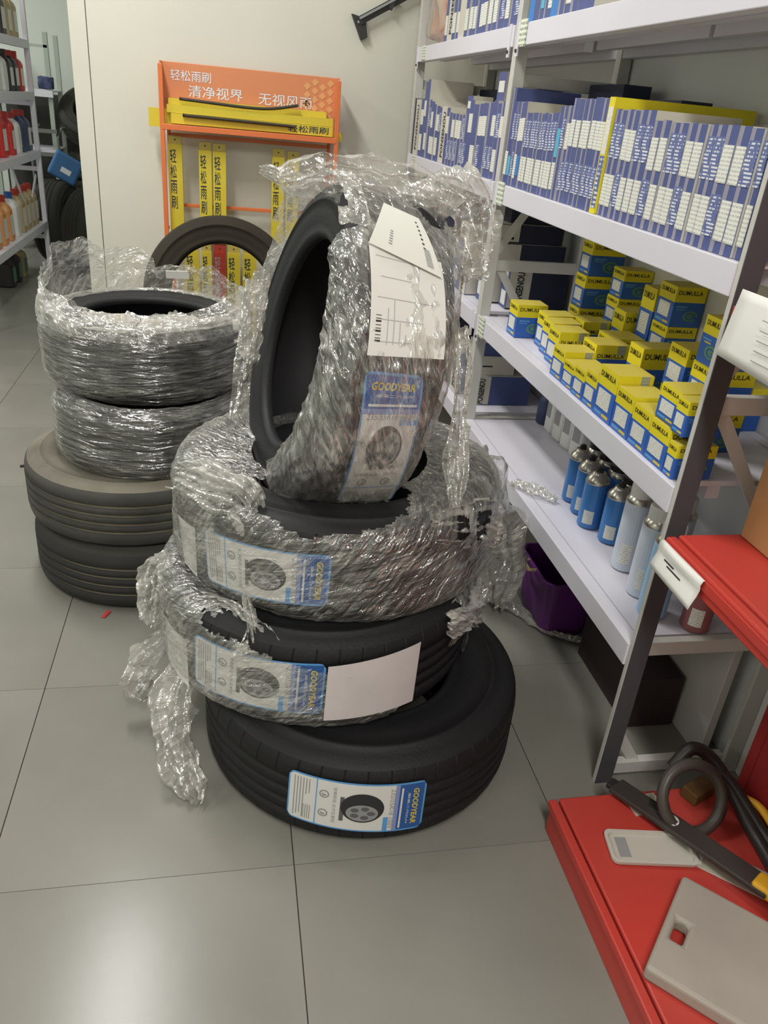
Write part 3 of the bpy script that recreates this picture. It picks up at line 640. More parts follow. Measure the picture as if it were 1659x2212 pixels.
# white board standing against the wall below the bottom shelf, purple bin, dark box
tag(MB().box(1.175, 1.30, 0.0, 1.198, 2.58, 0.345).build('white_board', mat('panel_white', (206, 200, 196), 0.6), bevel=0.002), 'dull white board standing against the wall under the bottom shelf', 'board')
t = thing('waste_bin', 'purple plastic bin lying under the bottom shelf behind the tyre pile', 'bin', (1.02, 1.93, 0.002))
V = []; F = []
def rr(w, d, c, n=5):
    pts = []
    for cx, cy, a0 in ((w / 2 - c, d / 2 - c, 0), (-w / 2 + c, d / 2 - c, 90), (-w / 2 + c, -d / 2 + c, 180), (w / 2 - c, -d / 2 + c, 270)):
        for i in range(n + 1): a = rad(a0 + 90 * i / n); pts.append((cx + c * cos(a), cy + c * sin(a)))
    return pts
def loft(rings, mi=0, b=None, cap0=True, cap1=False):
    b = b or MB(); n = len(rings[0]); V = [p for r in rings for p in r]; F = []
    for k in range(len(rings) - 1):
        for i in range(n): j = (i + 1) % n; F.append((k * n + i, k * n + j, (k + 1) * n + j, (k + 1) * n + i))
    if cap0: F.append(tuple(reversed(range(n))))
    if cap1: F.append(tuple(range((len(rings) - 1) * n, len(rings) * n)))
    return b.add(V, F, mi)
lv = [(0.15, 0.20, 0.0), (0.165, 0.215, 0.03), (0.19, 0.245, 0.20), (0.185, 0.24, 0.20), (0.16, 0.21, 0.02)]
loft([[(p[0], p[1], z) for p in rr(w, d, 0.035)] for w, d, z in lv], cap1=True).build('bin_body', PURP, t, smooth=False)
loft([[(p[0], p[1], z) for p in rr(w, d, 0.04)] for w, d, z in ((0.186, 0.241, 0.19), (0.206, 0.261, 0.19), (0.206, 0.261, 0.20), (0.186, 0.241, 0.20))], cap0=False).build('rim', PURP, t)
MB().tube([(-0.10, -0.03, 0.195), (-0.125, -0.03, 0.20), (-0.125, 0.03, 0.20), (-0.10, 0.03, 0.195)], 0.006, 8).build('handle', JUGT, t)
tag(MB().box(1.03, 1.42, 0.002, 1.165, 1.74, 0.16).build('carton', mat('dusk_brown', (58, 46, 46), 0.7), bevel=0.002), 'dark brown carton under the bottom shelf between bin and near post', 'carton')

# ------------------------------------------------------------------ red display shelving at the near right
gd = thing('display_shelving', 'red enamelled display shelving with base deck, near right, full of tools', 'shelving', (0.69, 0.3, 0))
GX, GY = 0.69, 0.3
def gb(n, m, b, bev=0.003): return b.build(n, m, gd, bevel=bev)
gb('base_plinth', RED, MB().box(0.004, -0.9, 0.0, 0.45, 0.828, 0.066), 0.002)
gb('base_deck', RED, MB().box(0.022, -0.9, 0.0675, 0.455, 0.832, 0.090), 0.004)
gb('front_lip', RED, MB().box(-0.002, -0.9, 0.0675, 0.0175, 0.832, 0.088), 0.003)
gb('back_panel', REDD, MB().box(0.458, -0.9, 0.0, 0.475, 0.80, 1.75))
for y in (0.80, -0.2): gb('upright', REDD, MB().box(0.458, y, 0, 0.498, y + 0.03, 1.75))
for z, x0 in ((0.722, 0.150), (1.175, 0.155)):
    gb('shelf', RED, MB().box(x0 + 0.020, -0.9, z - 0.022, 0.456, 0.895, z), 0.004)
    gb('shelf_lip', RED, MB().box(x0 - 0.006, -0.9, z - 0.050, x0 + 0.015, 0.895, z - 0.003), 0.004)
    gb('lip_strip', RED, MB().box(x0 - 0.010, -0.9, z - 0.030, x0 - 0.0062, 0.894, z - 0.010), 0.001)
    for y in (0.80, -0.2): gb('bracket', REDD, MB().bar((0.455, y, z - 0.10), (0.20, y, z - 0.03), 0.004, 0.03), 0)
def sheet(name, label, grid, m, cat='paper'):
    nu, nv = len(grid), len(grid[0]); V = [p for r in grid for p in r]; F = []
    for i in range(nu - 1):
        for j in range(nv - 1): F.append((i * nv + j, (i + 1) * nv + j, (i + 1) * nv + j + 1, i * nv + j + 1))
    o = MB().add(V, F).build(name, m, smooth=True); s = o.modifiers.new('thick', 'SOLIDIFY'); s.thickness = 0.0012; s.offset = 0
    return tag(o, label, cat) if label else o
# ticket hanging from the middle shelf lip: folded over the edge
g = []
for i in range(9):
    y = 1.192 - 0.150 * i / 8; r = []
    c = 0.004 * sin(pi * i / 8)
    prof = [(0.8292, 0.7135), (0.8262 - c, 0.712), (0.8235 - c, 0.703), (0.8262, 0.692), (0.8240, 0.682), (0.821, 0.672), (0.8185, 0.662), (0.817, 0.652)]
    for k, (x, z) in enumerate(prof): r.append((x, y + 0.006 * k / 7, z - (0.004 * i / 8 if k > 3 else 0)))
    g.append(r)
tk = sheet('price_ticket', 'folded white ticket hanging over the lip of the middle red shelf', g, PAPER)
b = MB()
for k, (y0, y1, z) in enumerate(((1.13, 1.165, 0.683), (1.10, 1.15, 0.677))): b.box(0.8228 - 0.0016 * k, y0, z, 0.8232 - 0.0016 * k, y1, z + 0.003)
b.build('print', LBLD, tk)
g = []
for i in range(10):
    y = 1.178 - 0.30 * i / 9; r = []
    for k in range(8):
        f = k / 7; z = 1.196 - 0.112 * f - 0.012 * f * i / 9
        r.append((0.8325 - 0.010 * f * f - 0.006 * sin(pi * f) * (0.5 + 0.5 * sin(i * 0.5)), y + 0.008 * f, z))
    g.append(r)
pp = sheet('paper_notice', 'white paper notice hanging from the upper red shelf by the near post', g, PAPER)
b = MB()
for k in range(5):
    b.box(0.8195, 1.02 - 0.03 * (k % 2), 1.165 - 0.016 * k, 0.820, 1.09, 1.1663 - 0.016 * k)
b.build('print', LBLG, pp)
o = tag(MB().box(0, 0, 0, 0.150, 0.33, 0.33).build('cardboard_box', CARD, None, (0.987, 0.855, 0.7235), bevel=0.003), 'brown cardboard box on the middle red shelf at right edge', 'box')
MB().box(-0.001, 0.13, 0.10, 0, 0.20, 0.20).build('label', LBL, o)
MB().box(0.05, 0.0, 0.3302, 0.10, 0.33, 0.331).build('tape', CREAM, o)

# ------------------------------------------------------------------ things lying on the red base deck
DK = 0.0905
t = thing('plastic_case', 'grey white flat plastic case with a hand slot on the red deck', 'case', (0.7895, 0.8105, DK), (0, 0, 0), M=Matrix.Translation((0.7895, 0.8105, DK)) @ Matrix.Rotation(rad(45), 4, 'Z'))
# local x runs along the slot edge (towards far right), local -y away from the slot edge
b = MB(); L_, W_, T_ = 0.118, 0.26, 0.034
def case_body():
    bm = bmesh.new()
    xs = [-L_, -0.035, 0.012, L_]; ys = [0.0, -0.018, -0.042, -W_]
    vs = {}
    for k, z in enumerate((0, T_)):
        for i, x in enumerate(xs):
            for j, y in enumerate(ys): vs[i, j, k] = bm.verts.new((x, y, z))
    for i in range(3):
        for j in range(3):
            if (i, j) == (1, 1): continue
            bm.faces.new((vs[i, j, 1], vs[i, j + 1, 1], vs[i + 1, j + 1, 1], vs[i + 1, j, 1]))
            bm.faces.new((vs[i, j, 0], vs[i + 1, j, 0], vs[i + 1, j + 1, 0], vs[i, j + 1, 0]))
    def wall(a, c): bm.faces.new((vs[a[0], a[1], 0], vs[a[0], a[1], 1], vs[c[0], c[1], 1], vs[c[0], c[1], 0]))
    for i in range(3): wall((i, 0), (i + 1, 0)); wall((i + 1, 3), (i, 3))
    for j in range(3): wall((0, j + 1), (0, j)); wall((3, j), (3, j + 1))
    wall((1, 1), (1, 2)); wall((1, 2), (2, 2)); wall((2, 2), (2, 1)); wall((2, 1), (1, 1))
    bmesh.ops.recalc_face_normals(bm, faces=bm.faces[:])
    me = bpy.data.meshes.new('case_body'); bm.to_mesh(me); bm.free(); me.materials.append(GREYP); return me
o = link('case_body', case_body(), t); m_ = o.modifiers.new('bevel', 'BEVEL'); m_.width = 0.008; m_.segments = 3; m_.limit_method = 'ANGLE'
t = thing('plastic_tray', 'small dirty white tray with raised rim on the red deck', 'tray', (0.852, 0.978, DK), (0, 0, rad(-9)))
loft([[(p[0], p[1], z) for p in rr(w, d, 0.014)] for w, d, z in ((0.172, 0.072, 0), (0.180, 0.080, 0.004), (0.182, 0.082, 0.012), (0.170, 0.070, 0.012), (0.166, 0.066, 0.005))], cap1=True).build('tray_body', mat('tray_white', (196, 190, 178), 0.5), t)
MB().box(-0.070, -0.022, 0.0052, -0.046, 0.026, 0.0058).build('stain', LBLG, t)
t = thing('band_wrench', 'black band wrench with round loop, rivet and yellow grip on red deck', 'wrench', (0.965, 1.06, DK))
pts = [(0.070 * cos(2 * pi * i / 40), -0.020 + 0.040 * sin(2 * pi * i / 40), 0.072 + 0.058 * sin(2 * pi * i / 40)) for i in range(40)]
MB().tube(pts, 0.013, 8, closed=True).build('loop', BROWNR, t, smooth=True)
MB().bar((-0.118, 0.080, 0.016), (0.050, -0.235, 0.052), 0.050, 0.012).build('arm', mat('tool_black', (62, 56, 52), 0.45), t, bevel=0.003)
MB().bar((-0.125, 0.095, 0.010), (-0.05, -0.02, 0.030), 0.030, 0.012).build('jaw', BLKP, t, bevel=0.003)
MB().lathe([(0.013, -0.004), (0.013, 0.004), (0.008, 0.006), (0, 0.006)], 18, 0, Matrix.Translation((-0.051, -0.045, 0.037)) @ Matrix.Rotation(0.12, 4, 'X')).build('rivet', LBL, t)
MB().bar((0.034, -0.206, 0.050), (0.074, -0.275, 0.056), 0.044, 0.026).build('grip', GRIP, t, bevel=0.008, seg=3)
t = thing('rubber_hose', 'black rubber hose curving over the red deck behind the round loop', 'hose', (1.0, 1.1, DK))
pts = []
ctrl = [(-0.045, 0.015, 0.085), (0.0, 0.028, 0.125), (0.05, 0.01, 0.10), (0.08, -0.05, 0.05), (0.09, -0.13, 0.018), (0.082, -0.23, 0.016), (0.09, -0.35, 0.016)]
def spline(c, n=8):
    c = [Vector(p) for p in c]; out = []
    for i in range(len(c) - 1):
        p0, p1, p2, p3 = c[max(i - 1, 0)], c[i], c[i + 1], c[min(i + 2, len(c) - 1)]
        for k in range(n):
            u = k / n
            out.append(0.5 * ((2 * p1) + (p2 - p0) * u + (2 * p0 - 5 * p1 + 4 * p2 - p3) * u * u + (3 * p1 - p0 - 3 * p2 + p3) * u ** 3))
    return out + [c[-1]]
MB().tube(spline(ctrl), 0.015, 10).build('hose_body', BLKP, t, smooth=True)
MB().tube(spline([(0.03, 0.02, 0.10), (0.075, -0.03, 0.075), (0.105, -0.11, 0.03), (0.108, -0.22, 0.017), (0.105, -0.34, 0.016)]), 0.012, 10).build('hose_body', BLKP, t, smooth=True)
tag(MB().tube(spline([(1.085, 1.112, DK + 0.012), (1.098, 1.075, DK + 0.030), (1.125, 1.02, DK + 0.045), (1.132, 0.93, DK + 0.02), (1.12, 0.84, DK + 0.012)]), 0.010, 8, flat=0.8).build('yellow_cable', GRIP, smooth=True), 'thick yellow cable along the back of the red deck', 'cable')
tag(MB().box(0, 0, 0, 0.075, 0.05, 0.003).build('paper_card', mat('card_grey', (206, 202, 188), 0.7), None, (0.865, 1.065, DK), (0, 0, 0.1)), 'pale paper card on the red deck beside the wrench jaw', 'paper')
t = thing('blister_pack', 'clear and grey blister pack under the black wrench arm on red deck', 'pack', (0.99, 0.925, DK), (0, 0, rad(-42)))
MB().box(-0.085, -0.036, 0, 0.085, 0.036, 0.003).build('backing', mat('blister_grey', (186, 180, 164), 0.5), t, bevel=0.002)
MB().lathe([(0.022, 0.003), (0.021, 0.008), (0.014, 0.011), (0, 0.012)], 20, 0, Matrix.Translation((0.045, 0.004, 0))).build('bubble', LBL, t, smooth=True)
MB().box(-0.078, -0.030, 0.0032, -0.040, 0.030, 0.0045).build('label', LBL, t)
tag(MB().box(0, 0, 0, 0.07, 0.04, 0.03).build('carton', mat('brown_part', (106, 78, 44), 0.7), None, (1.01, 1.075, DK), (0, 0, 0.4), bevel=0.003), 'small brown block lying inside the round loop on the deck', 'block')

# ------------------------------------------------------------------ tyres
def tyre_profile(R, w, rb, grooves=4, gd=0.007, gw=0.009):
    P = [(rb + 0.004, 0.36 * w), (rb, 0.41 * w), (rb + 0.006, 0.455 * w), (rb + 0.014, 0.47 * w), (rb + 0.017, 0.463 * w), (rb + 0.03, 0.482 * w)]
    sw = [((R - rb) * 0.45 + rb, 0.5 * w), ((R - rb) * 0.60 + rb, 0.498 * w), ((R - rb) * 0.605 + rb, 0.504 * w), ((R - rb) * 0.66 + rb, 0.502 * w), ((R - rb) * 0.665 + rb, 0.494 * w), ((R - rb) * 0.78 + rb, 0.478 * w), (R - 0.021, 0.452 * w)]
    sh = [(R - 0.012, 0.425 * w), (R - 0.006, 0.385 * w), (R - 0.003, 0.33 * w)]
    side = P + sw
    tread = sh[:]
    if grooves:
        zs = [0.56 * w * (0.5 - (k + 0.5) / grooves) for k in range(grooves)]
        for z in zs: tread += [(R - 0.001, z + gw / 2 + 0.001), (R - gd, z + gw / 2 - 0.001), (R - gd, z - gw / 2 + 0.001), (R - 0.001, z - gw / 2 - 0.001)]
    else: tread += [(R, 0.1 * w), (R, -0.1 * w)]
    tread += [(r, -z) for r, z in reversed(sh)]
    inner = [(rb + 0.004, 0.36 * w), (rb + 0.03, 0.40 * w), (R - 0.05, 0.455 * w), (R - 0.022, 0.38 * w), (R - 0.016, 0.0), (R - 0.022, -0.38 * w), (R - 0.05, -0.455 * w), (rb + 0.03, -0.40 * w), (rb + 0.004, -0.36 * w)]
    return side, tread, inner
def revolve(prof, n, notch=0, zr=None, depth=0.004, dz=0.0, mats=None, gi=None):
    b = MB(); V = []; F = []; M = []
    angs = []; fl_ = []
    if notch:
        for i in range(notch):
            a = 2 * pi * i / notch; p = 2 * pi / notch
            angs += [a, a + p * 0.10, a + p * 0.12, a + p * 0.5]; fl_ += [1, 1, 0, 0]
            a2 = []
        f2 = []
        for i in range(notch):
            a = 2 * pi * i / notch; p = 2 * pi / notch
            a2 += [a, a + p * 0.012, a + p * 0.05, a + p * 0.062, a + p * 0.11, a + p * 0.95]; f2 += [0, 1, 1, 0, 0, 0]
        angs, fl_ = a2, f2
    else:
        angs = [2 * pi * i / n for i in range(n)]; fl_ = [0] * n
    k = len(prof)
    for a, f in zip(angs, fl_):
        for r, z in prof:
            d = depth if (f and zr and (zr[0] < abs(z) < zr[1])) else 0.0
            sk_ = 0.10 * (abs(z) - zr[0]) / r if zr and abs(z) > zr[0] else 0
            V.append(((r - d) * cos(a + sk_), (r - d) * sin(a + sk_), z + dz))
    N = len(angs)
    for i in range(N):
        j = (i + 1) % N
        for q in range(k - 1):
            F.append((i * k + q, j * k + q, j * k + q + 1, i * k + q + 1)); M.append(1 if gi and q in gi else 0)
    b.v, b.f, b.m = V, F, M
    return b
def tyre(label, R, w, rb, loc=None, M=None, group=None, look='new', notch=48, rot=(0, 0, -pi / 2), n=96):
    t = thing('tyre', label, 'tyre', loc or (0, 0, 0), rot, group, M)
    dz = w / 2 if M is None and rot[0] == 0 else 0.0
    side, tread, inner = tyre_profile(R, w, rb, 4)
    T, S = {'new': (RUB, RUB), 'old': (OLD, OLDS), 'worn': (mat('dark_worn_rubber', (62, 61, 59), 0.75, var=0.3, vscale=5, spec=0.25), mat('dark_worn_side', (74, 72, 68), 0.8, var=0.35, vscale=4, spec=0.2)), 'back': (DUSTY, DUSTY), 'brown': (mat('brown_rubber', (60, 55, 46), 0.8, var=0.25, vscale=4, spec=0.2),) * 2}[look]
    k = len(tread)
    gi = None
    if look in ('old', 'worn'):
        gi = [q for q in range(k - 1) if tread[q][0] < R - 0.005 and tread[q + 1][0] < R - 0.005 and abs(tread[q][1]) < 0.32 * w]
    revolve(tread, n, notch if look == 'new' else 0, (0.30 * w, 0.43 * w), 0.0028, dz, gi=gi).build('tread', [T, OLDG], t, smooth=True)
    sp = [(R - 0.021, 0.452 * w)]
    edge = [tread[0]]
    for sgn in (1, -1):
        pr = [(r, z * sgn) for r, z in (side + edge)]
        if sgn > 0: pr = pr[::-1]
        pr = pr if sgn > 0 else pr
        revolve(pr[::-1] if sgn > 0 else pr[::-1], n, 0, None, 0, dz).build('sidewall', S, t, smooth=True)
    revolve(inner, 64, 0, None, 0, dz).build('inner_liner', RUBIN if look == 'new' else T, t, smooth=True)
    return t, dz
class Bend:
    """maps flat label coordinates (u along the tread, v across) on to the tread"""
    def __init__(s, R, dz, c00, c10, c01, c11): s.R, s.dz, s.c = R, dz, (c00, c10, c01, c11)
    def p(s, u, v, off):
        a, b, c, d = s.c
        th = (a[0] * (1 - u) + b[0] * u) * (1 - v) + (c[0] * (1 - u) + d[0] * u) * v
        z = (a[1] * (1 - u) + b[1] * u) * (1 - v) + (c[1] * (1 - u) + d[1] * u) * v
        th = rad(th); r = s.R + off
        return (r * cos(th), r * sin(th), z + s.dz)
    def rect(s, b, u0, u1, v0, v1, off, mi=0, nu=12, nv=3, corner=0.0, asp=2.2):
        V = []; F = []
        for i in range(nu + 1):
            u = u0 + (u1 - u0) * i / nu
            e = 0.0
            if corner:
                dd = min(u - u0, u1 - u); rc = corner / asp
                if dd < rc: e = corner - math.sqrt(max(0, corner ** 2 - ((rc - dd) * asp) ** 2))
            for j in range(nv + 1): V.append(s.p(u, v0 + e + (v1 - v0 - 2 * e) * j / nv, off))
        for i in range(nu):
            for j in range(nv):
                F.append((i * (nv + 1) + j, i * (nv + 1) + j + 1, (i + 1) * (nv + 1) + j + 1, (i + 1) * (nv + 1) + j))
        b.add(V, F, mi)
    def disc(s, b, cu, cv, ru, rv, off, mi=0, r0=0.0, n=28, a0=0, a1=2 * pi):
        V = []; F = []; k = 4
        for i in range(n + 1):
            a = a0 + (a1 - a0) * i / n
            for j in range(k + 1):
                f = r0 + (1 - r0) * j / k; V.append(s.p(cu + ru * f * cos(a), cv + rv * f * sin(a), off))
        for i in range(n):
            for j in range(k): F.append((i * (k + 1) + j, (i + 1) * (k + 1) + j, (i + 1) * (k + 1) + j + 1, i * (k + 1) + j + 1))
        b.add(V, F, mi)
    def text(s, b, txt, cu, cv, hu, wv, off, mi=0, bold=0.0, shear=0.0):
        V, F = text_fit(txt, wv, hu, bold, shear)
        b.add([s.p(cu + v[1], cv + v[0], off) for v in V], F, mi)
def tyre_label(t, B, asp=2.2):
    b = MB(); o = 0.0012
    B.rect(b, 0, 1, 0, 1, o, 0, 40, 4, 0.10, asp)
    root = b.build('product_label', LBLLB, t, smooth=True)
    b = MB()
    B.rect(b, 0.012, 0.80, 0.03, 0.97, o + 0.0004, 0, 30, 4, 0.05)
    B.rect(b, 0.80, 0.985, 0.035, 0.965, o + 0.0004, 1, 10, 4, 0.0)
    B.rect(b, 0.77, 0.80, 0.03, 0.97, o + 0.0005, 2, 2, 4)
    b.build('printed_panel', [LBL, LBLB, mat('label_fade', (140, 152, 196), 0.45)], root, smooth=True)
    b = MB()
    B.text(b, 'GOODYEAR', 0.925, 0.50, 0.045, 0.74, o + 0.0009, 0, 0.03, 0.2); b.build('lettering', YPRINT, root); b = MB()
    B.text(b, '\u5fa1\u4e58\u4e8c\u4ee3SUV', 0.862, 0.50, 0.042, 0.72, o + 0.0009, 0, 0.006); b.build('lettering', LBL, root); b = MB()
    B.rect(b, 0.814, 0.828, 0.10, 0.93, o + 0.0009, 0, 2, 6); b.build('stripe', LBL, root); b = MB()
    B.text(b, '235/55R18 100V', 0.755, 0.52, 0.036, 0.84, o + 0.0009, 0, 0.0, 0.15); b.build('lettering', LBLG, root); b = MB()
    B.text(b, '\u5b89\u9759\u8212\u9002\u00b7\u5168\u65b9\u4f4d\u638c\u63a7', 0.345, 0.5, 0.026, 0.74, o + 0.0009, 0)
    b.build('lettering', LBLG, root)
    b = MB()
    B.rect(b, 0.700, 0.735, 0.68, 0.985, o + 0.0009, 0, 3, 4); b.build('stripe', LBLLB, root); b = MB()
    B.rect(b, 0.208, 0.216, 0.02, 0.98, o + 0.0009, 0, 2, 6)
    b.build('stripe', [LBLLB], root)
    b = MB()
    B.disc(b, 0.545, 0.50, 0.155, 0.30, o + 0.0009, 0); B.disc(b, 0.545, 0.60, 0.115, 0.17, o + 0.0012, 1)
    for k in range(5):
        a = 2 * pi * k / 5
        B.disc(b, 0.545 + 0.065 * cos(a), 0.60 + 0.095 * sin(a), 0.030, 0.045, o + 0.0015, 2, 0, 12)
    B.rect(b, 0.385, 0.415, 0.30, 0.80, o + 0.0007, 2, 3, 4)
    b.build('tyre_picture', [LBLD, LBLG, mat('picture_grey', (98, 98, 100), 0.5)], root)
    b = MB()
    for cv in (0.30, 0.70):
        B.disc(b, 0.268, cv, 0.036, 0.080, o + 0.0009, 0, 0.72); B.disc(b, 0.268, cv, 0.018, 0.04, o + 0.0009, 0, 0.0, 16, 0.3, 3.5)
    b.build('icon', [LBLG], root)
    b = MB()
    for k in range(6): B.rect(b, 0.045 + 0.022 * k, 0.052 + 0.022 * k, 0.08, (0.45 if k > 3 else 0.92) - 0.04 * (k % 3), o + 0.0009, 0, 2, 4)
    for k in range(4): B.rect(b, 0.120 + 0.016 * k, 0.126 + 0.016 * k, 0.62, 0.92, o + 0.0009, 0, 2, 3)
    b.build('fine_print', [LBLG], root)
    return root
def plain_label(t, B, name, m, off=0.0012, lines=0):
    b = MB(); B.rect(b, 0, 1, 0, 1, off, 0, 24, 4); o = b.build(name, m, t, smooth=True)
    if lines:
        b = MB()
        for k in range(lines):
            u = 0.12 + 0.76 * k / max(1, lines - 1); B.rect(b, u, u + 0.008, 0.08 + 0.05 * (k % 2), 0.55 + 0.3 * ((k * 7) % 3) / 2, off + 0.0006, 0, 2, 5)
        b.build('fine_print', mat('pale_print', (186, 186, 184), 0.6), o)
    return o
def resample(prof, n):
    P = [Vector((r, z)) for r, z in prof]; L = [0]
    for a, c in zip(P, P[1:]): L.append(L[-1] + (c - a).length)
    out = []
    for i in range(n + 1):
        d = L[-1] * i / n; k = 0
        while k < len(L) - 2 and L[k + 1] < d: k += 1
        f = (d - L[k]) / max(1e-9, L[k + 1] - L[k]); p = P[k].lerp(P[k + 1], f); tn = (P[k + 1] - P[k]).normalized()
        out.append((p, tn))
    return out
def set_uv(me, uv):
    l = me.uv_layers.new(name='UVMap'); vi = [0] * len(me.loops); me.loops.foreach_get('vertex_index', vi)
    flat = []
    for i in vi: flat += uv[i]
    l.data.foreach_set('uv', flat)
def film_shell(t, prof, dz, mask, amp, seed, nth_=300, ns=56, fa=2.2, fs=14.0, m=None, name='plastic_wrap', fine=0.35, th0=-pi, th1=pi):
    """film around a tyre: prof runs upper inside edge > outside > lower inside edge"""
    rs = resample(prof, ns); V = []; F = []; keep = []
    full = th1 - th0 > 6.28
    N = nth_ if full else nth_ + 1
    for i in range(N):
        a = th0 + (th1 - th0) * i / nth_; ca, sa = cos(a), sin(a)
        for j, (p, tn) in enumerate(rs):
            s = j / ns
            q1 = 1 - abs(nz(ca * fa + seed, sa * fa, s * fs * 0.45 + seed)) * 2.2
            q2 = 1 - abs(nz(ca * fa * 2.7 + seed, sa * fa * 2.7 + 5, s * fs + a * 0.6)) * 2.2
            q3 = nz(ca * fa * 9, sa * fa * 9 + seed, s * fs * 2.6)
            d = 0.0045 + amp * (0.45 * max(0, q1) + 0.4 * max(0, q2) + fine * q3)
            d = max(0.003, d)
            r = p.x + d * tn.y * -1; z = p.y + d * tn.x
            # outward normal of a profile that runs from the top over the outside to the bottom
            V.append((r * ca, r * sa, z + dz))
            e = 0.13 * nz(ca * 5 + seed, sa * 5, s * 6) + 0.10 * nz(ca * 16, sa * 16 + seed, s * 18) + 0.07 * nz(ca * 40, sa * 40 + seed, s * 30)
            keep.append(mask(a, s) + e > 0)
    k = ns + 1
    for i in range(nth_):
        j = (i + 1) % N
        for q in range(ns):
            f = (i * k + q, j * k + q, j * k + q + 1, i * k + q + 1)
            if all(keep[x] for x in f): F.append(f)
    b = MB(); used = sorted(set(x for f in F for x in f)); mp = {x: n_ for n_, x in enumerate(used)}
    b.v = [V[x] for x in used]; b.f = [tuple(mp[x] for x in f) for f in F]; b.m = [0] * len(b.f)
    o = b.build(name, m or FILM, t, smooth=True); o['label'] = 'clear crinkled stretch film'
    tl_ = sum((c[0] - d_[0]).length for c, d_ in zip(rs, rs[1:])); R0 = max(p.x for p, _ in rs)
    set_uv(o.data, [((th0 + (th1 - th0) * (x // k) / nth_) * R0 + seed, (x % k) / ns * tl_) for x in used])
    return o
def film_ribbon(t, ctrl, widths, side, seed, amp=0.02, pleats=5.0, nl=70, nw=26, m=None, name='loose_wrap', rag=0.25):
    P = spline(ctrl, max(2, nl // max(1, len(ctrl) - 1))); n = len(P); V = []; F = []; keep = []
    sv = Vector(side).normalized()
    for i, p in enumerate(P):
        f = i / (n - 1); tg = (P[min(i + 1, n - 1)] - P[max(i - 1, 0)]).normalized()
        s = (sv - tg * sv.dot(tg)).normalized(); nn = s.cross(tg)
        x = f * (len(widths) - 1); k = min(int(x), len(widths) - 2); w = widths[k] * (1 - (x - k)) + widths[k + 1] * (x - k)
        for j in range(nw + 1):
            v = j / nw - 0.5
            ww = w * (1 + 0.25 * nz(f * 5, seed, v * 2))
            d = amp * (sin(v * pleats * 2 * pi + seed + 2.5 * nz(f * 4, v * 3, seed)) * 0.7 + 1.4 * nz(f * 7 + seed, v * 6, 3.3) + 0.6 * nz(f * 22, v * 18 + seed, 1.0))
            d2 = amp * 0.8 * nz(f * 9, v * 7, seed + 9)
            V.append(p + s * (v * ww) + nn * d + tg * d2)
            e = min(0.5 - abs(v), f * 1.5, (1 - f) * 1.5) + rag * nz(f * 9 + seed, v * 9, 7.0) * 0.5
            keep.append(e > -0.02)
    k = nw + 1
    for i in range(n - 1):
        for j in range(nw):
            f = (i * k + j, i * k + j + 1, (i + 1) * k + j + 1, (i + 1) * k + j)
            if all(keep[x] for x in f): F.append(f)
    b = MB(); b.v = [tuple(v) for v in V]; b.f = F; b.m = [0] * len(F)
    o = b.build(name, m or FILMC, t, smooth=True)
    if t: o['label'] = 'crumpled loose clear film'
    Lg = sum((c - d_).length for c, d_ in zip(P, P[1:])); wm = max(widths)
    set_uv(o.data, [((x // k) / (n - 1) * Lg + seed, (x % k) / nw * wm) for x in range(len(V))])
    return o
def wrap_prof(R, w, rb, top=1.0, bot=1.0, over=0.03):
    """section of a wrap: over the upper sidewall, the tread and the lower sidewall"""
    ru = rb + (R - rb) * (1 - top) - (over if top >= 1 else 0); rl = rb + (R - rb) * (1 - bot)
    up = [(ru, 0.49 * w), (R - 0.035, 0.51 * w), (R - 0.012, 0.45 * w), (R, 0.34 * w)]
    return up + [(R, 0.0), (R, -0.34 * w), (R - 0.012, -0.45 * w), (R - 0.035, -0.51 * w), (rl, -0.49 * w)]
GRP_A = 'new tyres piled in the middle of the aisle'
# --- front pile
R1, W1, B1 = 0.380, 0.230, 0.236
t1, dz = tyre('bare black tyre on the floor at the bottom of the front pile, label low', R1, W1, 0.205, (0.320, 1.497, 0.001), group=GRP_A)
tyre_label(t1, Bend(R1, dz, (-32.0, 0.080), (12.0, 0.072), (-32.6, -0.055), (12.0, -0.068)))
R2, W2 = 0.371, 0.222
t2, dz = tyre('film wrapped tyre second from the floor in the front pile, blank white sheet on tread', R2, W2, B1, (0.215, 1.605, 0.232), group=GRP_A)
tyre_label(t2, Bend(R2, dz, (-50.5, 0.060), (-3.8, 0.070), (-51.4, -0.072), (-4.6, -0.060)))
plain_label(t2, Bend(R2, dz, (-74.5, 0.010), (-55.5, 0.020), (-72, -0.102), (-55.0, -0.106)), 'white_sticker', LBL, lines=6)
o = plain_label(t2, Bend(R2, dz, (-3.4, 0.069), (27.4, 0.090), (-3.9, -0.072), (27.0, -0.068)), 'blank_sheet', mat('dirty_sheet', (214, 206, 204), 0.65, var=0.08, vscale=14), 0.010)
R3, W3 = 0.378, 0.224
t3, dz = tyre('film wrapped tyre third from the floor in the front pile, carrying the standing one', R3, W3, B1, (0.258, 1.675, 0.456), group=GRP_A)
tyre_label(t3, Bend(R3, dz, (-54.5, 0.040), (-9.0, 0.058), (-53.2, -0.084), (-9.8, -0.063)))
plain_label(t3, Bend(R3, dz, (-77, 0.0), (-60.3, 0.020), (-70, -0.098), (-59.7, -0.100)), 'white_sticker', LBL, lines=6)
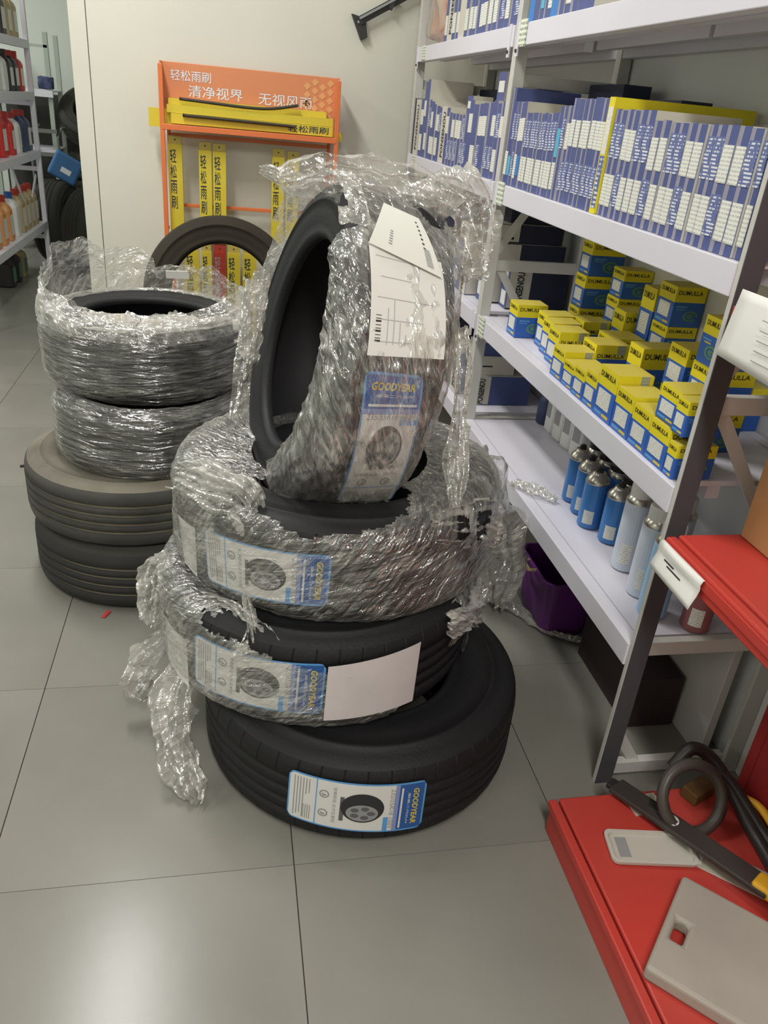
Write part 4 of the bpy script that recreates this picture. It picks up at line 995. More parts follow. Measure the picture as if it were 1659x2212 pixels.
# wraps: s = 0 inner upper edge, 1 inner lower edge; a = 0 faces the aisle towards the camera
def st(x, w=0.03): return 1 / (1 + math.exp(max(-40, min(40, -x / w))))
def wd_(a): return (a + pi) % (2 * pi) - pi
def bump(x, c, w): return math.exp(-((x - c) / w) ** 2)
film_shell(t2, wrap_prof(R2, W2, B1, 0.7, 0.5), W2 / 2, lambda a, s: 0.30 - 1.0 * st(0.37 + 0.06 * sin(3 * a) - s) * bump(wd_(a), 0.10, 0.75) - 0.9 * st(s - 0.52) * bump(wd_(a), 0.75, 0.35) - 0.6 * st(0.62 - s) * bump(wd_(a), 0.62, 0.12) - 0.45 * st(s - 0.86) * st(2.5 - abs(wd_(a))), 0.006, 1.7, 560, 90, m=FILMT)
film_shell(t3, wrap_prof(R3, W3, B1, 1.0, 0.6), W3 / 2, lambda a, s: 0.30 - 1.0 * st(0.36 - 0.10 * abs(wd_(a) + 0.25) - s) * bump(wd_(a), -0.25, 0.62) - 0.8 * bump(wd_(a), 0.85, 0.10) * bump(s, 0.47, 0.07) - 0.6 * bump(wd_(a), 0.62, 0.05) * bump(s, 0.42, 0.05) - 0.4 * st(s - 0.90) * st(2.5 - abs(wd_(a))), 0.007, 4.2, 560, 90, m=FILMT)
# --- tyre standing on top, leaning towards the shelves
R4, W4, B4 = 0.345, 0.225, 0.222
az, el = 0.155, 0.24
n4 = Vector((-cos(el) * cos(az), -cos(el) * sin(az), sin(el))); x4 = Vector((0, -1, 0)); x4 = (x4 - n4 * x4.dot(n4)).normalized(); y4 = n4.cross(x4)
M4 = Matrix.Translation((0.245, 1.700, 0.918)) @ Matrix((x4, y4, n4)).transposed().to_4x4()
t4, dz = tyre('film wrapped tyre standing upright on top of the front pile, paper sheets on tread', R4, W4, B4, M=M4, group=GRP_A, notch=46)
tyre_label(t4, Bend(R4, 0, (-48.2, -0.005), (10.8, 0.068), (-39.6, -0.112), (13.2, -0.050)), 2.4)
b_ = Bend(R4, 0, (15.2, 0.0765), (48.6, 0.098), (19.3, -0.0768), (49.2, -0.054))
plain_label(t4, b_, 'paper_sheet', PAPER, 0.014, 5)
b = MB()
for k in range(9): b_.rect(b, 0.12 + 0.028 * k, 0.126 + 0.028 * k + 0.010 * (k % 3 == 0), 0.07, 0.14, 0.0146, 0, 2, 2)
for k, (v0, u1) in enumerate(((0.22, 0.42), (0.30, 0.5), (0.38, 0.30), (0.46, 0.2))): b_.rect(b, 0.10, u1, v0, v0 + 0.012, 0.0146, 1, 8, 2)
b.build('print', [LBLD, mat('pale_print', (186, 186, 184), 0.6)], t4)
b_ = Bend(R4, 0, (47.5, 0.100), (66.5, 0.058), (43.0, -0.052), (64.2, -0.014))
plain_label(t4, b_, 'folded_sheet', mat('sheet_cream', (232, 232, 222), 0.7), 0.020, 0)
b = MB()
for k in range(10): b_.rect(b, 0.08 + 0.03 * k, 0.094 + 0.03 * k, 0.80, 0.90, 0.0207, 0, 2, 2)
for k in range(7): b_.rect(b, 0.35 + 0.08 * k, 0.38 + 0.08 * k, 0.80, 0.84, 0.0207, 1, 2, 2)
for k in range(6): b_.rect(b, 0.15 + 0.05 * k, 0.17 + 0.05 * k, 0.24, 0.29, 0.0207, 0, 2, 2)
b.build('print', [LBLG, LBLD], t4)
# bag of film: right sidewall, tread, left sidewall and a flared collar on the open side
pr4 = [(B4 + 0.05, 0.49 * W4 + 0.02), (R4 - 0.035, 0.51 * W4 + 0.012), (R4 - 0.004, 0.44 * W4), (R4 + 0.004, 0.30 * W4), (R4 + 0.004, -0.30 * W4), (R4 - 0.006, -0.45 * W4), (R4 - 0.04, -0.51 * W4), (B4 + 0.02, -0.49 * W4)]
film_shell(t4, pr4, 0, lambda a, s: 0.32 - 0.9 * (s < 0.22) * (abs(wd_(a)) > 1.0) - 0.35 * bump(wd_(a), 1.35, 0.22) * bump(s, 0.62, 0.10) * 2.2, 0.011, 8.3, 320, 64, 2.4, 11.0)
film_shell(t4, [(R4 - 0.005, 0.66 * W4), (R4 - 0.002, 0.52 * W4), (R4 + 0.006, 0.40 * W4)], 0, lambda a, s: 0.2 + 0.5 * s - 0.5 * (s < 0.3) * (nz(a * 2.0, 3, 1) > 0.1), 0.012, 5.9, 320, 16, 3.0, 5.0, FILMC, 'loose_wrap', th0=0.95, th1=5.2)
def W2L(M, pts):
    Mi = M.inverted(); return [tuple(Mi @ Vector(p)) for p in pts]
M4i = M4
def rib4(pts, widths, side, seed, **k): return film_ribbon(t4, W2L(M4, pts), widths, (M4.inverted().to_3x3() @ Vector(side)), seed, **k)
rib4([(0.10, 1.62, 1.265), (0.17, 1.62, 1.285), (0.26, 1.63, 1.285), (0.35, 1.63, 1.275), (0.43, 1.64, 1.265)], [0.05, 0.09, 0.10, 0.10, 0.06], (0, -0.4, 1), 2.1, amp=0.016, m=FILM)
rib4([(0.145, 1.66, 1.255), (0.10, 1.66, 1.275), (0.065, 1.66, 1.285)], [0.06, 0.035, 0.015], (0.5, 0, 1), 3.3, amp=0.008)
rib4([(0.36, 1.70, 1.245), (0.43, 1.68, 1.272), (0.49, 1.66, 1.245), (0.515, 1.65, 1.17), (0.52, 1.65, 1.10)], [0.07, 0.12, 0.13, 0.11, 0.05], (1, 0.2, 0.5), 6.1, amp=0.018)
rib4([(0.475, 1.56, 1.02), (0.480, 1.52, 0.93), (0.478, 1.49, 0.84), (0.475, 1.46, 0.76), (0.470, 1.42, 0.69), (0.472, 1.38, 0.63)], [0.05, 0.045, 0.04, 0.06, 0.04, 0.015], (1, 0.2, 0), 7.7, amp=0.010)
rib4([(0.055, 1.52, 1.10), (0.040, 1.50, 1.02), (0.045, 1.50, 0.95)], [0.05, 0.06, 0.03], (1, -0.5, 0), 1.3, amp=0.012)
# loose film of the lower tyres
def MW(o): return Matrix.Translation(o.location) @ o.rotation_euler.to_matrix().to_4x4()
def rib(t, pts, widths, side, seed, **k):
    M = MW(t); return film_ribbon(t, W2L(M, pts), widths, (M.inverted().to_3x3() @ Vector(side)), seed, **k)
rib(t2, [(-0.135, 1.60, 0.455), (-0.165, 1.57, 0.425), (-0.175, 1.55, 0.36), (-0.165, 1.54, 0.30)], [0.06, 0.09, 0.08, 0.04], (0.9, -0.4, 0.2), 4.4, amp=0.014)
rib(t2, [(-0.150, 1.58, 0.235), (-0.205, 1.57, 0.175), (-0.225, 1.56, 0.11), (-0.20, 1.56, 0.07)], [0.05, 0.08, 0.09, 0.03], (0.9, -0.4, 0.2), 9.2, amp=0.014)
rib(t2, [(-0.105, 1.44, 0.250), (-0.135, 1.39, 0.19), (-0.125, 1.35, 0.12), (-0.095, 1.30, 0.05), (-0.075, 1.27, 0.012)], [0.08, 0.11, 0.10, 0.09, 0.03], (0.9, -0.4, 0.2), 5.5, amp=0.014)
rib(t2, [(-0.06, 1.44, 0.44), (-0.01, 1.38, 0.455), (0.06, 1.31, 0.435), (0.13, 1.27, 0.40)], [0.03, 0.05, 0.06, 0.03], (0, 0.3, 1), 2.9, amp=0.010)
rib(t3, [(-0.11, 1.60, 0.66), (-0.06, 1.50, 0.69), (0.02, 1.42, 0.69), (0.05, 1.38, 0.64)], [0.06, 0.10, 0.10, 0.05], (0.2, 0.6, 0.8), 3.8, amp=0.016)
rib(t3, [(0.03, 1.36, 0.50), (0.045, 1.31, 0.455), (0.05, 1.28, 0.41)], [0.015, 0.03, 0.09], (1, 0.2, 0), 6.6, amp=0.008)
rib(t3, [(0.40, 1.34, 0.66), (0.50, 1.40, 0.64), (0.58, 1.48, 0.60), (0.60, 1.50, 0.52)], [0.06, 0.10, 0.12, 0.04], (0.2, 0.3, 1), 8.8, amp=0.014)
rib(t3, [(0.60, 1.62, 0.64), (0.64, 1.66, 0.60), (0.67, 1.66, 0.53), (0.66, 1.63, 0.46)], [0.05, 0.08, 0.07, 0.03], (0.2, 1, 0.2), 1.9, amp=0.012)
rib(t2, [(0.46, 1.30, 0.44), (0.53, 1.37, 0.43), (0.575, 1.46, 0.41), (0.58, 1.48, 0.33)], [0.05, 0.08, 0.10, 0.05], (0.1, 0.2, 1), 7.1, amp=0.012)
# film lying between the pile and the shelves
fh = thing('crumpled_film', 'heap of crumpled clear film on the floor between pile and white shelves', 'film', (0.85, 2.05, 0.0))
def ribh(pts, *a, **k): return film_ribbon(fh, [(p[0] - 0.85, p[1] - 2.05, p[2]) for p in pts], *a, **k)
ribh([(0.66, 2.02, 0.32), (0.76, 2.06, 0.30), (0.85, 2.06, 0.22), (0.88, 2.03, 0.10), (0.82, 2.00, 0.03)], [0.10, 0.22, 0.24, 0.2, 0.05], (0, 1, 0.3), 2.2, amp=0.03)
ribh([(0.63, 1.84, 0.62), (0.70, 1.92, 0.52), (0.76, 1.96, 0.36), (0.80, 1.97, 0.20), (0.82, 1.96, 0.03)], [0.08, 0.16, 0.22, 0.22, 0.14], (0.6, -0.8, 0.2), 6.3, amp=0.03)
ribh([(0.62, 2.10, 0.36), (0.70, 2.20, 0.34), (0.80, 2.25, 0.20), (0.84, 2.2, 0.05)], [0.10, 0.16, 0.2, 0.1], (0.5, 1, 0.3), 4.2, amp=0.03)
ribh([(0.80, 2.04, 0.025), (0.90, 1.96, 0.020), (0.97, 1.83, 0.018), (1.05, 1.79, 0.015), (1.10, 1.77, 0.012)], [0.08, 0.05, 0.035, 0.03, 0.02], (1, 1, 0), 5.7, amp=0.009)
o = film_ribbon(None, [(0.862, 2.06, LEV[0] + 0.008), (0.90, 2.00, LEV[0] + 0.022), (0.95, 1.93, LEV[0] + 0.012)], [0.03, 0.07, 0.02], (1, 0.6, 0), 8.1, amp=0.008, name='film_scrap')
tag(o, 'shred of clear film lying on the bottom white shelf edge', 'film')
# --- rear left pile
GRP_B = 'tyres in the left pile by the orange rack'
t, dz = tyre('worn grey tyre on the floor at the bottom of the left pile', 0.33, 0.205, 0.205, (-0.275, 2.355, 0.001), group=GRP_B, look='worn')
t, dz = tyre('worn dusty tyre second from the floor in the left pile', 0.335, 0.198, 0.205, (-0.282, 2.372, 0.207), group=GRP_B, look='old')
t, dz = tyre('smaller film wrapped tyre third from the floor in the left pile', 0.283, 0.195, 0.19, (-0.226, 2.372, 0.406), group=GRP_B)
film_shell(t, wrap_prof(0.283, 0.195, 0.19, 0.6, 0.5), dz, lambda a, s: 0.6, 0.006, 3.1, 300, 60, 1.3, 26.0, FILMH)
t5, dz = tyre('film wrapped tyre at the top of the left pile, film collar standing up', 0.306, 0.200, 0.19, (-0.240, 2.48, 0.603), group=GRP_B)
film_shell(t5, wrap_prof(0.306, 0.20, 0.19, 0.55, 0.5), dz, lambda a, s: 0.6, 0.006, 6.4, 300, 60, 1.3, 26.0, FILMH)
# collar of film: high at the far left, folding into the hole at the front
def collar():
    V = []; F = []; nA, nS = 300, 22
    for i in range(nA):
        a = 2 * pi * i / nA; h = 0.030 + 0.115 * bump(wd_(a), -2.35, 0.85) + 0.045 * bump(wd_(a), 2.6, 0.7) + 0.02 * bump(wd_(a), 1.5, 0.4)
        inn = 0.20 * bump(wd_(a), 0.15, 0.9) - 0.02 * bump(wd_(a), -2.3, 1.0)
        for j in range(nS + 1):
            s = j / nS
            z = 0.200 * 0.40 + h * s * (1 + 0.3 * nz(cos(a) * 4, sin(a) * 4, 1)) + 0.045 * min(1, s * 4) * 0.8
            r = 0.309 - 0.025 * s - inn * s * s
            d = 0.010 * nz(cos(a) * 6, sin(a) * 6, s * 4) + 0.005 * nz(cos(a) * 19, sin(a) * 19, s * 9) + 0.006 * (1 - abs(nz(cos(a) * 11, sin(a) * 11, s * 5)) * 2)
            if inn > 0.05: z = z - 0.045 * s * s * inn * 5
            V.append(((r + d) * cos(a), (r + d) * sin(a), dz + z + d * 0.6))
    k = nS + 1
    for i in range(nA):
        j = (i + 1) % nA
        for q in range(nS): F.append((i * k + q, j * k + q, j * k + q + 1, i * k + q + 1))
    b = MB(); b.v, b.f, b.m = V, F, [0] * len(F); o = b.build('loose_wrap', FILM, t5, smooth=True); set_uv(o.data, [((x // k) / nA * 1.9, (x % k) / nS * 0.15) for x in range(len(V))]); return o
collar()
def film_cap():
    V = []; F = []; UV = []; nx, ny = 70, 44
    for i in range(nx + 1):
        for j in range(ny + 1):
            u, v = i / nx * 2 - 1, j / ny
            # local x points towards the camera; v = 0 at the near rim, 1 at the torn edge beyond the middle
            X = 0.300 - 0.37 * v; lim = math.sqrt(max(0.0, 0.303 ** 2 - X * X)); Y = u * lim
            e = 1 - math.sqrt(min(1, (X * X + Y * Y) / 0.303 ** 2))
            z = 0.200 + 0.012 - 0.055 * min(1, e * 1.8) + 0.016 * nz(u * 3, v * 4, 2.0) + 0.010 * nz(u * 8, v * 10, 5.0) + 0.022 * max(0, v - 0.75) * 4 * (nz(u * 6, 1, 8) + 0.3)
            V.append((X, Y, z)); UV.append((u * 0.3, v * 0.37))
    k = ny + 1
    for i in range(nx):
        for j in range(ny):
            v = j / ny; u = i / nx * 2 - 1
            if v > 0.80 + 0.16 * nz(u * 4, 0, 3) + 0.08 * nz(u * 13, 2, 3): continue
            F.append((i * k + j, (i + 1) * k + j, (i + 1) * k + j + 1, i * k + j + 1))
    b = MB(); b.v, b.f, b.m = V, F, [0] * len(F); o = b.build('loose_wrap', FILMC, t5, smooth=True); set_uv(o.data, UV)
film_cap()
rib(t5, [(-0.42, 2.36, 0.80), (-0.33, 2.32, 0.795), (-0.22, 2.31, 0.785), (-0.10, 2.33, 0.79), (0.0, 2.40, 0.80)], [0.05, 0.12, 0.13, 0.12, 0.05], (0, 1, 0.3), 3.9, amp=0.018)
rib(t5, [(-0.33, 2.42, 0.77), (-0.22, 2.44, 0.765), (-0.10, 2.44, 0.78)], [0.06, 0.12, 0.05], (0, 1, 0.2), 7.4, amp=0.02)
MB().box(0, 0, 0, 0.075, 0.003, 0.026).build('paper_tag', PAPER, t5, W2L(MW(t5), [(-0.20, 2.745, 0.845)])[0], (0.2, 0, pi / 2 + 0.1))
# --- tyre leaning on the orange rack
tilt = rad(11)
tyre('dusty bare tyre lying flat beneath the leaning one behind the piles', 0.33, 0.255, 0.21, (-0.03, 3.56, 0.001), look='brown')
M = Matrix.Translation((-0.020, 3.600, 0.602)) @ Matrix.Rotation(rad(90) - tilt, 4, 'X')
tyre('dusty bare tyre leaning upright against the orange wiper rack', 0.338, 0.195, 0.225, M=M, look='brown')
tag(MB().box(0, 0, 0, 0.012, 0.036, 0.004).build('plastic_scrap', mat('red_scrap', (206, 70, 70), 0.5), None, (-0.375, 2.005, 0.001), (0, 0, -0.4), bevel=0.001), 'small red plastic scrap on the floor before the left pile', 'scrap')
tag(MB().box(0, 0, 0, 0.035, 0.012, 0.006).build('rubber_scrap', BLKP, None, (-0.825, 3.07, 0.001), (0, 0, 0.4), bevel=0.001), 'tiny black rubber scrap on the floor left of the left pile', 'scrap')

# ------------------------------------------------------------------ orange wiper display rack
wk = thing('wiper_rack', 'orange steel wiper display rack with printed header board against the back wall', 'rack', (-0.29, 4.06, 0))
def ob(n, m, *bars):
    b = MB()
    for a, c, w in bars: b.bar((a[0] + 0.29, a[1] - 4.06, a[2]), (c[0] + 0.29, c[1] - 4.06, c[2]), w, w)
    return b.build(n, m, wk, bevel=0.002)
XL, XR, YFR, YBK = -0.283, 0.512, 4.065, 4.185
for x in (XL, XR):
    ob('post', ORANGE, ((x, YFR, 0), (x, YFR, 1.500), 0.020)); ob('post', ORANGE, ((x + (0.02 if x < 0 else -0.02), YBK, 0), (x + (0.02 if x < 0 else -0.02), YBK, 1.26), 0.016))
    ob('side_rail', ORANGE, ((x, YFR, 0.08), (x, YBK, 0.08), 0.014), ((x, YFR, 0.80), (x, YBK, 0.80), 0.014))
for z in (1.215, 0.905, 0.42, 0.10): ob('back_rail', ORANGE, ((XL + 0.02, YBK, z), (XR - 0.02, YBK, z), 0.016))
ob('front_rail', ORANGE, ((XL, YFR, 1.250), (XR, YFR, 1.250), 0.024))
MB().box(XL + 0.29, YFR - 4.06, 1.240, XR + 0.29, YBK - 4.06, 1.244).build('shelf', mat('shelf_grey', (190, 184, 172), 0.5), wk)
bd = MB()
bz0, bz1 = 1.245, 1.513
for x, y0, y1 in ((XL, YFR, YBK), (XR, YFR, YBK)):
    bd.box(x + 0.29 - 0.004, y0 - 4.06, 1.335, x + 0.29 + 0.004, y1 - 4.06, bz1)
bd.box(XL + 0.29, YBK - 4.06 - 0.035, bz0, XR + 0.29, YBK - 4.06 - 0.030, bz1)
bdo = bd.build('header_board', ORBOARD, wk, bevel=0.003)
YB_ = YBK - 4.06 - 0.0365
b = MB()
def wtext(s, cx, cz, w, h, bold=0.006):
    V, F = text_fit(s, w, h, bold); b.add(V, F, 0, frame_M((cx + 0.29, YB_, cz), (1, 0, 0), (0, 0, 1)))
wtext('\u8f7b\u677e\u96e8\u5237', -0.155, 1.462, 0.180, 0.044, 0.006)
b.build('lettering', WPRINT, bdo); b = MB()
wtext('\u6e05\u51c0\u89c6\u754c', -0.045, 1.402, 0.245, 0.050)
b.build('lettering', WPRINT, bdo); b = MB()
wtext('\u65e0\u89c6\u98ce\u96e8', 0.275, 1.398, 0.250, 0.050)
b.build('lettering', WPRINT, bdo)
b = MB()
for i in range(4):
    for k in range(5):
        x = 0.375 + 0.036 * i; z = 1.325 + 0.036 * k + 0.018 * (i % 2)
        if x + z * 0.5 < 1.04: continue
        b.add([(x + 0.29, YB_, z - 0.017), (x + 0.29 + 0.017, YB_, z), (x + 0.29, YB_, z + 0.017), (x + 0.29 - 0.017, YB_, z)], [(0, 1, 2, 3)])
b.build('pattern', ORLIGHT, bdo)
TXTW = '\u8f7b\u677e\u96e8\u5237'
def wbox_up(x0, x1, z0, z1, label, m=WIPY, ink=NAVINK):
    w = x1 - x0
    o = tag(link('wiper_box', MB().box(0, 0, 0, w, 0.035, z1 - z0 - 0.035).mesh('wiper_box', m), None, (x0, 4.125, z0)), label, 'box')
    h = z1 - z0
    MB().box(0.002, 0.006, h - 0.035, w - 0.002, 0.034, h).build('flap', WIPD if m is WIPY else m, o)
    b = MB()
    for k, ch in enumerate(TXTW):
        V, F = text_fit(ch, w * 0.46, 0.060, 0.008)
        b.add(V, F, 0, frame_M((w * 0.34, -0.001, h - 0.085 - 0.068 * k), (1, 0, 0), (0, 0, 1)))
    b.build('lettering', ink, o)
    MB().lathe([(0.004, 0), (0.003, 0.0012), (0, 0.0014)], 10, 0, frame_M((w / 2, 0.005, h - 0.016), (1, 0, 0), (0, 0, 1))).build('hang_hole', INKB, o)
for i, (x0, x1, zt, zb) in enumerate(((-0.266, -0.203, 1.212, 0.755), (-0.127, -0.068, 1.196, 0.745), (-0.062, -0.001, 1.194, 0.745), (0.217, 0.276, 1.192, 0.74), (0.287, 0.346, 1.186, 0.74))):
    wbox_up(x0, x1, zb, zt, 'yellow upright wiper box, %s along the upper row of the orange rack' % nth(i))
for i, (x0, x1, c) in enumerate(((-0.206, -0.137, WIPY), (-0.124, -0.075, WIPY), (-0.067, -0.005, WIPR), (0.001, 0.066, WIPY), (0.078, 0.146, WIPY))):
    wbox_up(x0, x1, 0.26, 0.735, 'red upright wiper box in the lower row behind the leaning tyre' if c is WIPR else 'yellow upright wiper box, %s along the lower row behind the leaning tyre' % nth(i), c, LBLG if c is WIPR else NAVINK)
def wbox_flat(x0, x1, y0, y1, z0, z1, label, txt=False, rz=0.0):
    o = tag(link('wiper_box', MB().box(0, 0, 0, x1 - x0, y1 - y0, z1 - z0).mesh('wiper_box', WIPY), None, (x0, y0, z0), (0, 0, rz)), label, 'box')
    MB().box(x1 - x0, 0.002, 0.002, x1 - x0 + 0.004, y1 - y0 - 0.002, z1 - z0 - 0.002).build('flap', WIPD, o)
    if txt:
        b = MB(); V, F = text_fit(TXTW, 0.19, 0.030, 0.008)
        b.add(V, F, 0, frame_M((x1 - x0 - 0.115, -0.001, (z1 - z0) * 0.55), (1, 0, 0), (0, 0, 1))); b.build('lettering', NAVINK, o)
wbox_flat(-0.245, 0.495, 4.078, 4.112, 1.2655, 1.308, 'yellow wiper box lying at the front of the rack shelf, lettering at its end', True)
wbox_flat(-0.345, 0.430, 4.114, 4.146, 1.2455, 1.322, 'yellow wiper box sticking out past the left post of the orange rack')
wbox_flat(-0.262, 0.495, 4.082, 4.112, 1.309, 1.342, 'yellow wiper box lying second from the shelf at the front')
wbox_flat(-0.257, 0.465, 4.114, 4.144, 1.323, 1.368, 'topmost yellow wiper box lying against the header board')
wbox_flat(0.40, 0.548, 4.147, 4.150, 1.2455, 1.285, 'yellow wiper box end poking out beyond the right post')
def blade(pts, label): tag(MB().tube(spline(pts), 0.011, 8, flat=0.6).build('wiper', BLADE, smooth=True), label, 'wiper')
blade([(-0.205, 4.085, 1.368), (-0.05, 4.082, 1.362), (0.10, 4.082, 1.357), (0.21, 4.082, 1.362), (0.33, 4.085, 1.385)], 'dark loose wiper blade lying on the topmost yellow boxes')
blade([(-0.192, 4.070, 1.303), (0.05, 4.068, 1.300), (0.315, 4.070, 1.296)], 'dark loose wiper blade lying across the front of the yellow boxes')

# dark bracket on the back wall beside the shelves
t = thing('wall_bracket', 'dark steel bar bracket fixed high on the back wall beside the shelves', 'bracket', (0.62, 4.249, 1.74))
MB().bar((-0.01, -0.035, 0.015), (0.42, -0.035, 0.26), 0.006, 0.036).build('bar', DARKM, t, bevel=0.001)
MB().bar((-0.01, -0.05, 0.025), (0.42, -0.05, 0.27), 0.006, 0.010).build('bar_edge', LBLG, t)
V = [(-0.045, -0.03, 0.042), (0.020, -0.03, 0.030), (0.035, -0.03, -0.045), (0.005, -0.03, -0.06)]
b = MB(); b.add(V + [(v[0], -0.002, v[2]) for v in V], [(0, 1, 2, 3), (7, 6, 5, 4), (0, 4, 5, 1), (1, 5, 6, 2), (2, 6, 7, 3), (3, 7, 4, 0)]); b.build('foot_plate', DARKM, t, bevel=0.002)
MB().lathe([(0.006, 0), (0.006, 0.003), (0, 0.004)], 12, 0, frame_M((-0.012, -0.031, 0.012), (1, 0, 0), (0, 0, 1))).build('bolt', LBLG, t)
MB().bar((0.13, -0.035, 0.075), (0.15, -0.035, 0.130), 0.03, 0.02).build('clamp', DARKM, t)

# ------------------------------------------------------------------ left rack in the back aisle with oil bottles
lr = thing('storage_rack', 'white steel storage rack at the far left holding oil cans and bottles', 'rack', (-1.4, 5.0, 0))
LL = (0.385, 0.90, 1.295, 1.625)
for y in (0, 1.925):
    for x in (-0.035, -0.45): MB().box(x, y, 0, x + 0.035, y + 0.035, 1.95).build('post', RACKW, lr, bevel=0.002)
    for z in (0.25, 0.75, 1.2): MB().box(-0.42, y + 0.01, z, -0.03, y + 0.03, z + 0.03).build('cross_bar', RACKW, lr)
for z in LL:
    for x in (-0.034, -0.446): MB().box(x, 0.034, z - 0.055, x + 0.034, 1.926, z).build('beam', RACKW, lr, bevel=0.002)
    for a, c in ((0.035, 0.66), (0.66, 1.29), (1.29, 1.925)): MB().box(-0.413, a, z - 0.012, -0.034, c - 0.001, z - 0.001).build('shelf_panel', RACKW, lr)
MB().bar((-0.05, 1.93, 0.72), (-0.05, 1.5, 0.43), 0.01, 0.02).build('brace', RACKW, lr); MB().bar((-0.05, 1.2, 0.84), (-0.05, 1.6, 0.43), 0.01, 0.02).build('brace', RACKW, lr)
def bottle(x, y, z, w, d, h, body, cap, label, neck=True, lab=None, group='oil cans and bottles on the far left rack'):
    t = thing('oil_can', label, 'can', (x, y, z), (0, 0, 0), group)
    hb = h * 0.78
    rings = []
    for (fw, fd, zz) in ((0.94, 0.94, 0), (1, 1, 0.01), (1, 1, hb * 0.86), (0.82, 0.85, hb * 0.97), (0.42, 0.5, hb * 1.06), (0.34, 0.44, hb * 1.10)):
        rings.append([(p[0], p[1], zz) for p in rr(w * fw, d * fd, min(w, d) * 0.2 * fw, 3)])
    loft(rings, cap1=True).build('can_body', body, t, smooth=False)
    rc = min(w, d) * 0.24
    MB().lathe([(rc, hb * 1.09), (rc, h * 0.99), (rc * 0.9, h), (0, h)], 14).build('cap', cap, t)
    MB().box(w * 0.501, -d * 0.36, hb * 0.18, w * 0.508, d * 0.36, hb * 0.74).build('label', lab or LBL, t)
    return t
Lr = random.Random(3)
XI = -1.49
k = 0
for y, m, c, wd, h in ((5.62, JUGR, CAPR, 0.12, 0.31), (5.86, JUGR, JUGW, 0.12, 0.33), (6.10, JUGR, CAPR, 0.12, 0.30), (6.34, JUGR, CAPR, 0.10, 0.27), (6.52, JUGW, CAPR, 0.10, 0.26), (6.68, JUGN, CAPR, 0.12, 0.275), (6.84, JUGN, CAPR, 0.11, 0.27)):
    bottle(XI, y, LL[1], 0.10, wd, h, m, c, '%s oil can, %s counted along the waist high shelf of the left rack' % ({JUGR: 'red', JUGW: 'white', JUGN: 'navy'}[m], nth(k)), lab=JUGN if m is JUGN and y < 6.7 else None); k += 1
k = 0
for y, m, c in ((5.7, JUGW, CAPR), (5.95, JUGR, CAPR), (6.15, JUGW, CAPR), (6.33, JUGW, CAPR), (6.50, JUGD, JUGD), (6.66, JUGD, CAPR), (6.82, JUGR, CAPR)):
    bottle(XI, y, LL[2], 0.10, 0.12, 0.25, m, c, '%s bottle, %s counted along the chest high shelf of left rack' % ({JUGR: 'red', JUGW: 'white', JUGD: 'dark'}[m], nth(k))); k += 1
k = 0
for y, m, c in ((6.0, JUGW, JUGW), (6.25, JUGW, JUGD), (6.45, JUGD, JUGD), (6.63, JUGT, JUGT), (6.80, JUGT, JUGD)):
    bottle(XI, y, LL[3], 0.10, 0.13, 0.28, m, c, '%s bottle, %s counted along the top shelf of the left rack' % ({JUGW: 'white', JUGT: 'tan', JUGD: 'dark'}[m], nth(k))); k += 1
k = 0
for y, m, c in ((5.62, JUGO, CAPR), (5.80, JUGO, CAPR), (5.98, JUGO, CAPR), (6.18, JUGW, LBLB), (6.36, JUGT, CAPR), (6.50, JUGT, CAPR), (6.64, JUGT, CAPR), (6.78, JUGT, CAPR)):
    bottle(XI, y, LL[0], 0.11, 0.115, 0.29, m, c, '%s bottle, %s counted along the lowest shelf of the left rack' % ({JUGO: 'orange', JUGW: 'white', JUGT: 'tan'}[m], nth(k))); k += 1
for k, y in enumerate((6.30, 6.48, 6.68)): bottle(-1.60, y, 0.001, 0.12, 0.12, 0.24, JUGD if k != 2 else JUGT, LBLG, '%s bottle on the floor under the left rack, %s from the front' % ('dark' if k != 2 else 'tan', nth(k)), lab=LIME)

# ------------------------------------------------------------------ back room: tyres and clutter
def up_tyre(x, y, R, w, label, rz, z0=0.0, tiltx=0.0):
    M = Matrix.Translation((x, y, z0 + R + 0.001)) @ Matrix.Rotation(rz, 4, 'Z') @ Matrix.Rotation(tiltx, 4, 'X') @ Matrix.Rotation(pi / 2, 4, 'X')
    tyre(label, R, w, R * 0.62, M=M, look='back', n=48, group='tyres stored in the back room')
up_tyre(-1.38, 7.31, 0.33, 0.23, 'dusty tyre standing tread on at the front of the back room', rad(78))
up_tyre(-1.03, 6.95, 0.33, 0.22, 'dusty tyre standing behind the wall edge in the back room', rad(60))
for k in range(4):
    tyre('dusty tyre lying %s in the tall flat pile behind the wall edge' % ['lowest', 'second lowest', 'third lowest', 'fourth and flat'][k], 0.33, 0.205, 0.20, (-1.06 + 0.008 * (k % 3), 8.02, 0.001 + 0.207 * k), look='back', n=48, group='tyres stored in the back room')
tyre('dusty tyre tilted on top of the flat pile behind the wall edge', 0.33, 0.205, 0.20, M=Matrix.Translation((-1.08, 7.93, 1.125)) @ Matrix.Rotation(rad(38), 4, 'X'), look='back', n=48, group='tyres stored in the back room')
t = thing('storage_rack', 'grey rack end with open post behind the left rack in the back room', 'rack', (-1.49, 7.78, 0))
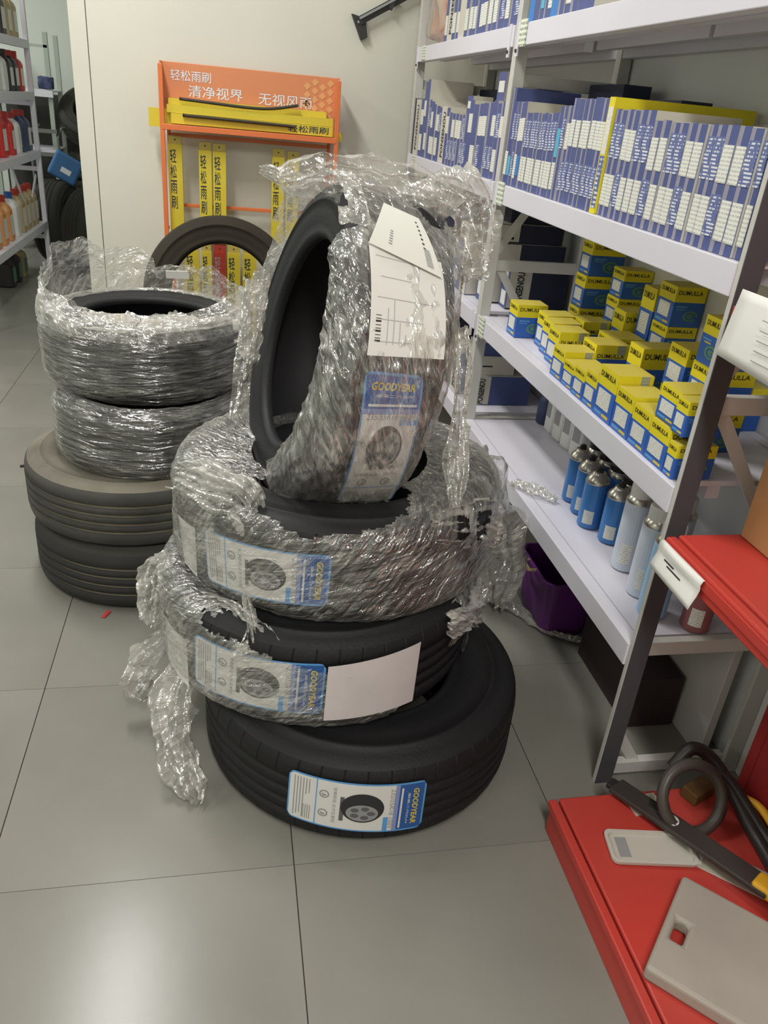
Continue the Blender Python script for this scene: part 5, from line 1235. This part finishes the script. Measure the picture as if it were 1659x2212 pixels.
for x in (0.03, -0.45):
    for y in (0, 0.45): MB().box(x, y, 0, x + 0.035, y + 0.035, 1.72).build('post', mat('rack_grey', (170, 178, 166), 0.5), t)
for z in (1.30, 0.85, 0.4):
    MB().box(-0.45, -0.03, z - 0.05, 0.075, -0.001, z).build('beam', RACKW, t); MB().box(-0.45, 0.0, z - 0.012, 0.06, 0.48, z - 0.001).build('shelf_panel', RACKW, t)
MB().box(-0.45, 0.0, 1.61, 0.06, 0.02, 1.63).build('beam', mat('rack_grey', (170, 178, 166), 0.5), t)
o = blob('cloth_bundle', None, mat('bundle_blue', (70, 76, 110), 0.7), 0.11, 0.12, 0.09, 2.0, (-1.475, 7.83, 1.302)); tag(o, 'dark blue bundle on the rear rack shelf in the back room', 'bundle')
o = tag(link('plastic_bag', MB().box(-0.11, -0.05, 0, 0.11, 0.05, 0.20).mesh('plastic_bag', mat('bag_blue', (62, 110, 160), 0.5)), None, (-1.34, 7.30, 0.666), (0, 0.5, 0.2)), 'blue packed bag slumped on top of the tread on tyre', 'bag')
m_ = o.modifiers.new('bevel', 'BEVEL'); m_.width = 0.02; m_.segments = 3
MB().box(-0.03, -0.0512, 0.06, 0.05, -0.05, 0.10).build('print', WPRINT, o)
t = thing('metal_stool', 'dark tubular metal stool frame among the back room tyres', 'stool', (-1.52, 7.70, 0))
for x in (-0.10, 0.12):
    MB().tube([(x, 0, 0.0), (x, 0, 0.95), (x + 0.03, 0.03, 1.02), (x + 0.06, 0.1, 1.03)], 0.012, 8).build('leg', mat('stool_grey', (110, 112, 104), 0.4), t)
MB().box(-0.10, -0.01, 0.80, 0.12, 0.01, 0.83).build('rail', mat('stool_grey', (110, 112, 104), 0.4), t)
MB().box(-0.10, -0.01, 0.98, 0.12, 0.02, 1.01).build('rail', mat('stool_grey', (110, 112, 104), 0.4), t)
tag(MB().box(-2.0, 8.40, 0.001, -0.95, 8.58, 1.26).build('dark_filler', mat('clutter_dark', (60, 60, 56), 0.8), bevel=0.01), 'dark cabinet at the back of the back room', 'filler')  # plain dark block added to fill the near-black clutter area
